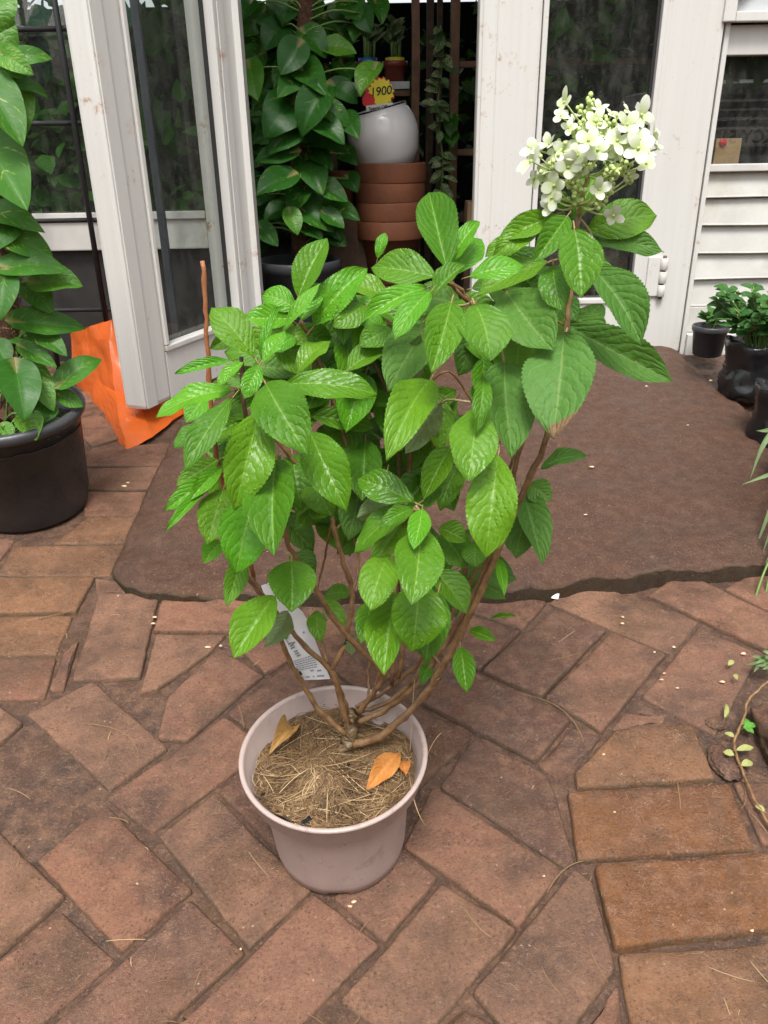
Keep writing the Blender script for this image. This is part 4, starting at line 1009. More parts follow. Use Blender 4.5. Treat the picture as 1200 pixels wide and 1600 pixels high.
# ------------------------------------------------------------------ folded orange plastic sack behind the open door
yb_ = 2.42
f_ = {}
bp = G(196, 704); bl_ = G(150, 655); br_ = G(262, 667)
up = lambda px, py, y: W(px, py, y)
fv = [W(110, 520, 2.62), W(140, 512, 2.50), W(172, 500, 2.42), W(196, 548, 2.40), W(214, 605, 2.42),      # top edge
      W(120, 600, 2.58), W(148, 590, 2.45), W(180, 612, 2.33), W(216, 622, 2.31), W(250, 632, 2.36),
      W(140, 655, 2.50), W(160, 668, 2.38), bp + V((0, 0, .004)), G(240, 683) + V((0, -.01, .006)), br_ + V((.0, 0, .01))]
bm = bmesh.new(); vs = [bm.verts.new(v) for v in fv]; bk = [bm.verts.new(v + V((.06, .22, -.0))) for v in fv]
for r_ in range(2):
    for c in range(4):
        a = r_ * 5 + c
        bm.faces.new((vs[a], vs[a + 5], vs[a + 6], vs[a + 1]))
        bm.faces.new((bk[a], bk[a + 1], bk[a + 6], bk[a + 5]))
for L_ in ([0, 5, 10], [4, 9, 14]):
    for a, b in zip(L_, L_[1:]): bm.faces.new((vs[a], bk[a], bk[b], vs[b]))
bm.faces.new([vs[i] for i in range(10, 15)] + [bk[i] for i in range(14, 9, -1)])
bmesh.ops.subdivide_edges(bm, edges=bm.edges[:], cuts=7, use_grid_fill=True)
for v in bm.verts: v.co += V((mnoise.noise(v.co * 14), mnoise.noise(v.co * 14 + V((5, 5, 5))), mnoise.noise(v.co * 18))) * .007 - V((0, 1, 0)) * .022 * abs(mnoise.noise(V((v.co.x * 9 + v.co.z * 5, v.co.y * 4, v.co.z * 7))))
bmesh.ops.recalc_face_normals(bm, faces=bm.faces[:])
tag(obj('orange_sack', bm, mat=M['orange_bag']), 'bright orange folded plastic sack standing on the paving behind the open door', 'bag')

# ------------------------------------------------------------------ nursery pots along the wall at right
def bush(name, label, cat, c, n, rx, rz, size, meshes, q, stems=9):
    t = thing(name, label, cat, c)
    tips = []
    for k in range(stems):
        a = q.uniform(0, 6.28); rr = rx * math.sqrt(q.random())
        e = c + V((rr * math.cos(a), rr * math.sin(a) * .9, rz * q.uniform(.45, 1))); tips.append(e)
        bm = bmesh.new(); tube(bm, smooth_path([c + V((rr * .2 * math.cos(a), rr * .2 * math.sin(a), -.01)), c.lerp(e, .5) + V((0, 0, .01)), e], 3), .0022, 5); obj('stem', bm, t, mat=M['stalk_green'])
    for k in range(n):
        e = tips[k % stems]; b = c.lerp(e, q.uniform(.45, 1.0)); a = q.uniform(0, 6.28)
        d = V((math.cos(a), math.sin(a), q.uniform(-.2, .5))).normalized() * size * q.uniform(.65, 1.2)
        place_leaf(q.choice(meshes), b, b + d, d.length * q.uniform(.55, .72), V((q.uniform(-.3, .3), -.6, 1)), t)
    return t
q = random.Random(21)
c = W(1107, 560, 2.62); g = slab_z(2.62) + .004; r_ = 28 * pxm(W(1107, 540, 2.62)); h = .10
zt = WZ(1107, 518, g + h)
bm = bmesh.new(); lathe(bm, pot_prof(r_ * .78, r_, h, .003, .02), 40); o = obj('nursery_pot', bm, mat=M['blackplastic']); o.location = (c.x, 2.64, g)
tag(o, 'small round black nursery pot with a herb seedling, by the foot of the white post', 'plant pot')
bush('herb_seedling', 'small herb seedling in the round black nursery pot', 'plant', V((c.x, 2.64, g + h * .86)), 26, .06, .06, .042, MI, q, 8)
def polybag(px, py, Y, r, h, label, base):
    c = W(px, py, Y); bm = bmesh.new()
    rg = lathe(bm, [(0, 0), (r * .85, 0)] + [(r * (.97 + .05 * math.sin(k * .5)), .012 + (h - .012) * k / 14) for k in range(15)] + [(r * .97, h + .006), (r * .9, h - .012), (0, h - .02)], 72)
    for v in bm.verts:
        if v.co.xy.length > r * .5:
            u_ = V((v.co.x * 20, v.co.y * 20, v.co.z * 45)); f = 1 + .10 * mnoise.noise(v.co * 18) - .11 * abs(mnoise.noise(u_)) + .04 * mnoise.noise(v.co * 90); v.co.x *= f; v.co.y *= f; v.co.z += .010 * mnoise.noise(v.co * 30)
    o = obj('planting_bag', bm, mat=M['polybag']); o.location = (c.x, Y, base); tag(o, label, 'planting bag', 'black polythene planting bags'); return V((c.x, Y, base + h))
yb1 = 2.35; p1 = polybag(1176, 600, yb1, .098, .165, 'crumpled black polythene bag holding a leafy mint-like herb, beside the ramp', gz(yb1) + .012)
bush('herb_plant', 'bushy mint-like herb growing in the crumpled black bag', 'plant', p1 + V((0, 0, -.02)), 300, .155, .18, .046, MI, q, 30)
yb2 = 2.02; p2 = polybag(1236, 650, yb2, .10, .17, 'black polythene bag cut by the right edge, nearer the camera', gz(yb2))
bush('herb_plant', 'herb in the nearer black bag at the right edge', 'plant', p2 + V((.06, 0, -.02)), 60, .1, .12, .038, MI, q, 10)

# striped grass hanging in from the right, in its own pot out of frame
sp_c = V((X(1300, 640, 1.75), 1.75, gz(1.75)))
bm = bmesh.new(); lathe(bm, pot_prof(.075, .10, .16, .004, .025), 36); o = obj('clay_pot', bm, mat=M['terracotta']); o.location = sp_c; tag(o, 'clay pot of striped grass just beyond the right edge', 'plant pot')
spg = thing('spider_plant', 'striped narrow-leaved plant arching in from the right edge', 'plant', sp_c + V((0, 0, .14)))
def blade(pts, wd, m, parent, name='leaf'):
    P = smooth_path(pts, 6); bm = bmesh.new(); uvl = bm.loops.layers.uv.new('UVMap'); rows = []; n = len(P)
    for i, p in enumerate(P):
        d = (P[min(i + 1, n - 1)] - P[max(i - 1, 0)]).normalized(); s = d.cross(V((.1, -1, .5))).normalized(); nn = s.cross(d)
        hw = wd * .5 * min(1, (1 - i / (n - 1)) * 3 + .05) * min(1, .5 + i / n * 2)
        rows.append([bm.verts.new(p - s * hw + nn * hw * .35), bm.verts.new(p), bm.verts.new(p + s * hw + nn * hw * .35)])
    for i in range(n - 1):
        for k in range(2):
            f = bm.faces.new((rows[i][k], rows[i][k + 1], rows[i + 1][k + 1], rows[i + 1][k])); f.smooth = True
            for l, u in zip(f.loops, ((k / 2, i / n), (k / 2 + .5, i / n), (k / 2 + .5, (i + 1) / n), (k / 2, (i + 1) / n))): l[uvl].uv = (u[0], .05 + .9 * u[1])
    return obj(name, bm, parent, mat=m)
for pts, wd in (([(1290, 640, 1.75), (1230, 655, 1.68), (1195, 690, 1.62), (1172, 748, 1.6)], 11), ([(1290, 640, 1.74), (1240, 730, 1.66), (1200, 742, 1.6), (1160, 757, 1.58)], 9), ([(1290, 650, 1.72), (1240, 690, 1.62), (1205, 790, 1.55), (1174, 872, 1.52)], 10), ([(1290, 650, 1.72), (1250, 720, 1.6), (1215, 800, 1.5), (1190, 868, 1.48)], 11),
                ([(1290, 640, 1.74), (1240, 660, 1.7), (1200, 672, 1.65), (1182, 673, 1.63)], 9), ([(1300, 650, 1.7), (1260, 760, 1.5), (1222, 830, 1.45), (1196, 880, 1.42)], 10), ([(1300, 640, 1.8), (1270, 560, 1.8), (1300, 480, 1.8)], 10), ([(1300, 640, 1.8), (1330, 560, 1.8), (1370, 520, 1.75)], 10), ([(1300, 640, 1.72), (1340, 700, 1.6), (1350, 800, 1.5)], 10)):
    P_ = [W(*p) for p in pts]; blade(P_, wd * .75 * pxm(P_[-1]), M['blade'], spg)
for pts in ([(1300, 650, 1.7), (1240, 800, 1.5), (1200, 880, 1.42), (1180, 935, 1.38), (1160, 1015, 1.33)], [(1300, 650, 1.7), (1240, 810, 1.5), (1206, 890, 1.42), (1193, 950, 1.38), (1190, 1010, 1.34)], [(1180, 935, 1.38), (1196, 960, 1.36), (1202, 985, 1.35)]):
    P_ = [W(*p) for p in pts]; bm = bmesh.new(); tube(bm, smooth_path(P_, 5), 2.0 * pxm(P_[-1]), 5); obj('runner', bm, spg, mat=M['stalk_green'])
tc = G(1186, 1046) + V((0, -.02, .026))
for k in range(34):
    a = R.uniform(0, 6.28); b = tc + V((R.uniform(-.012, .02), R.uniform(-.012, .012), R.uniform(-.01, .012))); d = V((math.cos(a), math.sin(a) * .6 - .3, R.uniform(-.5, .6))).normalized() * R.uniform(.018, .036)
    blade([b, b + d * .5 + V((0, 0, .004)), b + d], .006, M['blade'], spg)
# rough stone at the right edge
def rock(name, px, py, r, sx, sy, sz, m, label, cat, seed, dz=0):
    c = G(px, py); bm = bmesh.new(); bmesh.ops.create_icosphere(bm, subdivisions=5, radius=1)
    for v in bm.verts:
        n = v.co.normalized(); k = 1 - .16 * abs(mnoise.noise(n * 3.3 + V((seed, 2, 0)))) + .03 * mnoise.noise(n * 14) + .015 * mnoise.noise(n * 30) + .22 * mnoise.noise(n * 1.6 + V((seed, 0, 0))) + .07 * mnoise.noise(n * 5 + V((0, seed, 0)))
        v.co = V((n.x * sx, n.y * sy, n.z * sz)) * k * r
    for f in bm.faces: f.smooth = True
    o = obj(name, bm, mat=m); o.location = c + V((0, 0, dz)); tag(o, label, cat); return o
rock('edge_stone', 1252, 1190, .1, .62, 1.15, .55, M['brick_dark'], 'rough red-brown stone at the right edge behind the creeper', 'stone', 3, .01)
rock('rubble_lump', 1136, 1190, .03, .9, 1.3, .26, M['brick_dark'], 'small broken brick lump beside the creeper', 'rubble', 9, -.002)
rock('rubble_lump', 1120, 1128, .018, 1.1, .9, .25, M['mud'], 'dark muddy lump in the gap left of the edge stone', 'rubble', 12, -.002)
# creeper stem along the edge
cp = thing('creeper', 'thin brown creeper with small pale leaves trailing on the paving at the right', 'plant', G(1165, 1150))
cpts = [G(1215, 1055, .05), G(1172, 1090, .03), G(1163, 1120, .02), G(1150, 1150, .015), G(1148, 1170, .012), G(1160, 1205, .012), G(1182, 1255, .012), G(1215, 1310, .012)]
bm = stem_bm(cpts, .0022, .0022, .03, 6, .001); obj('stem', bm, cp, mat=M['bark'])
for (b, t_, wd, mk) in (((1132, 1122), (1135, 1100), 8, 'vine_pale'), ((1148, 1152), (1132, 1145), 9, 'vine_pale'), ((1147, 1180), (1130, 1175), 12, 'vine_pale'), ((1150, 1172), (1178, 1168), 11, 'vine_pale'), ((1158, 1196), (1176, 1191), 13, 'vine_pale'), ((1160, 1135), (1178, 1146), 12, 'vine_green'), ((1160, 1132), (1170, 1125), 12, 'vine_green'), ((1138, 1040), (1146, 1032), 8, 'vine_pale'), ((1152, 1062), (1148, 1053), 7, 'vine_pale'), ((1195, 1268), (1180, 1258), 10, 'vine_pale'), ((1162, 1138), (1182, 1132), 12, 'vine_green')):
    B, T = G(*b, .014), G(*t_, .012); place_leaf(R.choice(CR[mk]), B, T, wd * pxm(B), V((R.uniform(-.3, .3), -.3, 1)), cp)

# ------------------------------------------------------------------ the taupe pot
PH, PR1, PR0 = .180, .1215, .0885
pcx = W(536, 1365, .838).x
PB = V((pcx, .838, gz(.838) + .002))
PT = Matrix.Translation(PB) @ Matrix.Rotation(math.atan(SY), 4, 'X') @ Matrix.Rotation(math.radians(-.8), 4, 'Y')
bm = bmesh.new()
prof = [(0, .008), (PR0 - .012, .008), (PR0 - .008, 0), (PR0 - .003, 0), (PR0, .003), (PR0 + .003, .02), (PR1 - .0225, PH - .046), (PR1 - .0205, PH - .0415), (PR1 - .0085, PH - .038), (PR1 - .006, PH - .034), (PR1 - .001, PH - .008), (PR1 + .002, PH - .004), (PR1 + .002, PH - .001), (PR1, PH), (PR1 - .003, PH), (PR1 - .005, PH - .003), (PR1 - .010, PH - .037), (PR1 - .022, PH - .044), (PR0 + .004, .06), (0, .058)]
rings = lathe(bm, prof, 96)
for k in range(96):       # drainage notches in the foot
    if (k % 24) in (0, 1, 2, 3, 4):
        for rg in rings[2:4]: rg[(k + 70) % 96].co.z += .005
        rings[4][(k + 70) % 96].co.z += .0045
bmesh.ops.transform(bm, matrix=PT, verts=bm.verts)
bmesh.ops.recalc_face_normals(bm, faces=bm.faces[:])
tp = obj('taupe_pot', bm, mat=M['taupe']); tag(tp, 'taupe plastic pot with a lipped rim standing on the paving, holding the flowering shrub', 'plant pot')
# coir mulch: surface, and loose fibres
MZ = PH - .032
bm = bmesh.new(); NR = 26
def mz(x, y): return MZ + .022 * mnoise.noise(V((x * 16, y * 16, 2))) + .006 * mnoise.noise(V((x * 50, y * 50, 7))) + .012 * math.exp(-((x + .0) ** 2 + (y - .0) ** 2) / .0022) - .006 * (1 if False else 0) + .05 * -y
lathe(bm, [(0, 0)] + [((PR1 - .0150) * k / NR, 0) for k in range(1, NR + 1)], 72)
for v in bm.verts: v.co.z = mz(v.co.x, v.co.y) + .002 * mnoise.noise(v.co * 180)
bmesh.ops.transform(bm, matrix=PT, verts=bm.verts); bmesh.ops.recalc_face_normals(bm, faces=bm.faces[:])
for f in bm.faces: f.normal_update()
obj('mulch', bm, tp, smooth=True, mat=M['mulch'], kind='stuff')
bm = bmesh.new(); at_ = bm.verts.layers.float.new('tone'); q = random.Random(11)
def fibre(a, b, sag, wd, tone, n=4):
    m_ = (a + b) / 2 + sag; pp = []
    for i in range(n + 1):
        t = i / n; pp.append(a * (1 - t) ** 2 + m_ * 2 * t * (1 - t) + b * t * t)
    d = (b - a).normalized(); s = d.cross(V((0, -.3, 1))).normalized() * wd * .5
    pv_ = None
    for i, p in enumerate(pp):
        k = .6 if i in (0, n) else 1
        vs = [bm.verts.new(p - s * k), bm.verts.new(p + s * k)]
        for v in vs: v[at_] = tone
        if pv_: bm.faces.new((pv_[0], pv_[1], vs[1], vs[0]))
        pv_ = vs
for k in range(7500):
    a = q.uniform(0, 6.28); r = (PR1 - .0155) * math.sqrt(q.random()); x, y = r * math.cos(a), r * math.sin(a)
    L_ = q.choice([.010, .014, .02, .028, .04]) * q.uniform(.7, 1.3); th = q.uniform(0, 6.28)
    x2, y2 = x + L_ * math.cos(th), y + L_ * math.sin(th)
    if math.hypot(x2, y2) > PR1 - .0145: continue
    pa_ = PT @ V((x, y, mz(x, y) + q.uniform(-.001, .003))); pb2 = PT @ V((x2, y2, mz(x2, y2) + q.uniform(-.001, .004)))
    clump = mnoise.noise(V((x * 22, y * 22, 4)))
    fibre(pa_, pb2, V((q.gauss(0, .3) * L_, q.gauss(0, .3) * L_, q.uniform(-.05, .25) * L_)), q.uniform(.0005, .0012), min(1, max(0, q.random() * .75 + .07 + .75 * clump)))
for k in range(46):       # long pale strands
    a = q.uniform(0, 6.28); r = (PR1 - .02) * math.sqrt(q.random()); x, y = r * math.cos(a), r * math.sin(a)
    L_ = q.uniform(.04, .10); th = q.uniform(-.7, .7) + (3.14 if q.random() < .5 else 0); x2, y2 = x + L_ * math.cos(th), y + L_ * math.sin(th)
    if math.hypot(x2, y2) > PR1 - .018: continue
    fibre(PT @ V((x, y, mz(x, y) + .003)), PT @ V((x2, y2, mz(x2, y2) + .004)), V((0, q.gauss(0, .01), .006)), .0009, q.uniform(.8, 1), 7)
for pts in ([(640, 1215, .80), (650, 1260, .76), (665, 1290, .76)], [(655, 1220, .84), (672, 1170, .86), (690, 1145, .87)], [(640, 1190, .84), (645, 1100, .84), (648, 1060, .84)]):
    A_, B_, C_ = [W(*p) for p in pts]; fibre(A_, C_, B_ * 2 - (A_ + C_) - (A_ + C_) / 2 + (A_ + C_) / 2, .0009, .95, 8)
obj('coir_fibre', bm, tp, mat=M['fibre'], kind='stuff')
# bits of charcoal on the mulch
bm = bmesh.new()
for (x, y) in ((-.09, -.045), (-.03, -.085), (.02, -.01), (-.085, .02), (-.06, -.06)):
    for _ in range(1):
        x_, y_ = x + q.uniform(-.006, .006), y + q.uniform(-.006, .006); m_ = PT @ Matrix.Translation((x_, y_, mz(x_, y_) + .002)) @ Matrix.Rotation(q.uniform(0, 3), 4, 'Z') @ Matrix.Rotation(q.uniform(-.5, .5), 4, 'X')
        box(bm, (0, 0, 0), (q.uniform(.006, .014), q.uniform(.004, .007), q.uniform(.003, .005)), m_, .0008)
obj('charcoal_bits', bm, tp, mat=M['polybag'], kind='stuff')
DL = [leaf_mesh('dry_leaf', M[mk], 'lance', nu=24, nv=8, seed=s, fold=f, arch=a, wave=wv, bulge=.006, petiole=.1, teeth=False, twist=tw) for mk, s, f, a, wv, tw in (('dead', 3, .3, .1, .05, .5), ('dead2', 4, .9, .22, .09, 1.2), ('dead', 5, .5, .2, .06, .3))]
def dry(me, b, t_, wd, Y0, Y1, label):
    def on(px):
        r = ray(*px); o_ = PT @ V((0, 0, 0)); n_ = (PT.to_3x3() @ V((0, 0, 1))).normalized(); p = CAM
        h_ = MZ
        for _ in range(6):
            p = CAM + r * ((o_ + n_ * h_ - CAM).dot(n_) / r.dot(n_)); l_ = PT.inverted() @ p; h_ = mz(l_.x, l_.y) + .007
        return p
    B, T = on(b), on(t_); y = (T - B); L = y.length; y.normalize(); hz = V((R.uniform(-.2, .2), -.5, 1)); z = (hz - y * hz.dot(y)).normalized(); x = y.cross(z)
    m_ = Matrix((x, y, z)).transposed().to_4x4(); o = bpy.data.objects.new('dry_leaf', me); COL.objects.link(o)
    o.location = B; o.rotation_euler = m_.to_euler(); o.scale = (wd * pxm(B), L, L); tag(o, label, 'dry leaf', 'dry leaves on the mulch'); return o
dry(DL[0], (624, 1176), (571, 1236), 34, .845, .80, 'large flat orange dry leaf lying on the mulch at the right')
dry(DL[2], (630, 1188), (634, 1213), 19, .835, .81, 'small orange dry leaf beside the large orange one')
dry(DL[1], (462, 1140), (420, 1178), 26, .875, .855, 'curled yellow-tan dry leaf on the mulch at the left')
dry(DL[2], (448, 1158), (466, 1133), 13, .865, .875, 'narrow bright orange dry leaf tip behind the curled tan leaf')

# ------------------------------------------------------------------ the flowering shrub
Y0 = .87
hb = PT @ V((.004, -.012, mz(.004, -.012)))
HYD = thing('hydrangea_shrub', 'leafy green shrub with one white flower head, growing in the taupe pot', 'plant', hb)
def st(pts, r0, r1, m='bark', node=.05):
    P_ = [W(x, y, Y0 + d) for x, y, d in pts]; obj('stem', stem_bm(P_, r0 * .80, r1 * .76, node, 8), HYD, mat=M[m])
# woody base
bm = stem_bm([W(540, 1186, .835), W(541, 1168, .842), W(546, 1150, .850), W(549, 1128, .858), W(552, 1112, .862)], .0120, .0062, 0, 14, .0022)
bmesh.ops.subdivide_edges(bm, edges=bm.edges[:], cuts=1, use_grid_fill=True)
for v in bm.verts: v.co += V((mnoise.noise(v.co * 130), mnoise.noise(v.co * 130 + V((9, 0, 0))), mnoise.noise(v.co * 90))) * .0028
for f in bm.faces: f.smooth = True
obj('woody_base', bm, HYD, mat=M['crown'])
st([(547, 1164, -.025), (585, 1155, -.035), (625, 1125, -.035), (663, 1088, -.03), (698, 1030, -.03), (735, 958, -.03), (765, 890, -.03), (798, 812, -.03), (830, 742, -.03), (857, 678, -.03), (880, 565, -.015), (892, 440, .0), (905, 335, .01)], .0068, .0036)
st([(553, 1130, -.0), (600, 1110, -.0), (650, 1072, -.01), (688, 1020, -.015), (730, 950, -.02), (762, 880, -.02), (795, 785, -.01), (812, 700, .0), (832, 620, .02), (850, 540, .03)], .0052, .003)
st([(553, 1112, .015), (592, 1104, .02), (632, 1078, .02), (660, 1042, .01), (688, 995, .0), (722, 930, .0), (762, 858, .0), (790, 770, .01), (803, 700, .02)], .0045, .0026)
st([(556, 1105, .03), (600, 1082, .035), (650, 1040, .03), (668, 1010, .02), (700, 960, .01)], .004, .0024)
st([(668, 1088, -.03), (686, 1060, -.035), (687, 1040, -.03), (675, 1020, -.02)], .003, .0025)
st([(541, 1148, -.02), (500, 1112, -.02), (480, 1080, -.02), (462, 1050, -.02), (440, 1005, -.02), (418, 950, -.02), (396, 898, -.01), (385, 800, -.0)], .005, .003)
st([(545, 1140, -.015), (531, 1092, -.025), (518, 1050, -.03), (478, 1010, -.04), (430, 955, -.045), (392, 908, -.05), (372, 875, -.06), (352, 860, -.06)], .0048, .003)
st([(548, 1130, .0), (541, 1100, -.01), (520, 1048, -.03)], .0034, .003)
st([(517, 1045, -.03), (538, 1008, -.03), (550, 930, -.02), (536, 880, -.02), (520, 822, -.02), (516, 798, -.02), (470, 735, -.04), (430, 680, -.05), (415, 640, -.06)], .0042, .0028)
st([(512, 1035, -.028), (500, 990, .0), (505, 960, .02)], .003, .002)
st([(560, 1115, .0), (583, 1082, -.005), (600, 1055, -.01), (570, 1022, -.025), (535, 985, -.035), (505, 940, -.04), (470, 880, -.05), (446, 838, -.06), (420, 690, -.08), (398, 600, -.08)], .0052, .003)
st([(572, 1100, .02), (592, 1060, .03), (600, 960, .03), (600, 880, .03), (569, 783, .02), (548, 720, .01), (537, 680, .01), (520, 625, .02), (490, 540, .02), (470, 500, .02)], .0042, .0024)
st([(550, 930, -.02), (560, 875, .02), (545, 815, .03), (522, 830, -.015)], .0022, .0018)
st([(493, 932, .02), (505, 880, .03), (518, 820, -.01)], .0022, .0018)
st([(622, 1060, .02), (636, 960, .04), (636, 850, .05), (640, 700, .04), (660, 600, .03), (715, 520, .02), (732, 470, .02), (705, 440, .01)], .0045, .0024)
st([(612, 1070, .03), (622, 940, .05), (624, 780, .05), (622, 700, .05), (600, 600, .04), (560, 530, .05)], .0038, .0022)
st([(725, 900, .0), (745, 800, .03), (765, 700, .03), (770, 600, .02), (758, 520, .0), (735, 470, .0)], .004, .0024)
st([(640, 640, -.02), (695, 580, -.02), (732, 620, -.01), (760, 680, .0)], .0018, .0016, node=0)
st([(578, 1095, .0), (575, 1055, .02), (580, 1010, .03)], .0026, .0018)
st([(450, 830, -.06), (412, 860, -.05), (370, 860, -.06)], .002, .0016)
st([(650, 794, -.14), (680, 860, -.10), (690, 930, -.05), (700, 990, -.025)], .0034, .0022)
st([(396, 900, -.02), (360, 800, -.03), (336, 700, -.045), (328, 610, -.05), (322, 500, -.05), (316, 408, -.05)], .0036, .003, 'cane', .10)
st([(418, 850, -.05), (392, 720, -.065), (383, 640, -.07), (377, 558, -.07)], .0034, .0030, 'bark_dark', .09)
st([(456, 500, .02), (470, 520, .02), (482, 545, .02), (500, 600, .02)], .002, .0024, 'bark', .03)
st([(690, 432, -.03), (712, 452, -.01), (733, 474, .0)], .0028, .003, 'bark', .02)
st([(708, 724, .0), (740, 716, .0), (760, 700, .0)], .003, .0026, 'bark', .02)

def Ac(x, y): return 240 + x * .35, 300 + y * .35
def Bc(x, y): return 560 + x * .35, 280 + y * .35
def Cc(x, y): return 340 + x * .35, 780 + y * .35
def Dc(x, y): return 780 + x * .35, y * .35
def Ec(x, y): return 780 + x * .35, 500 + y * .35
def Pc(x, y): return x, y
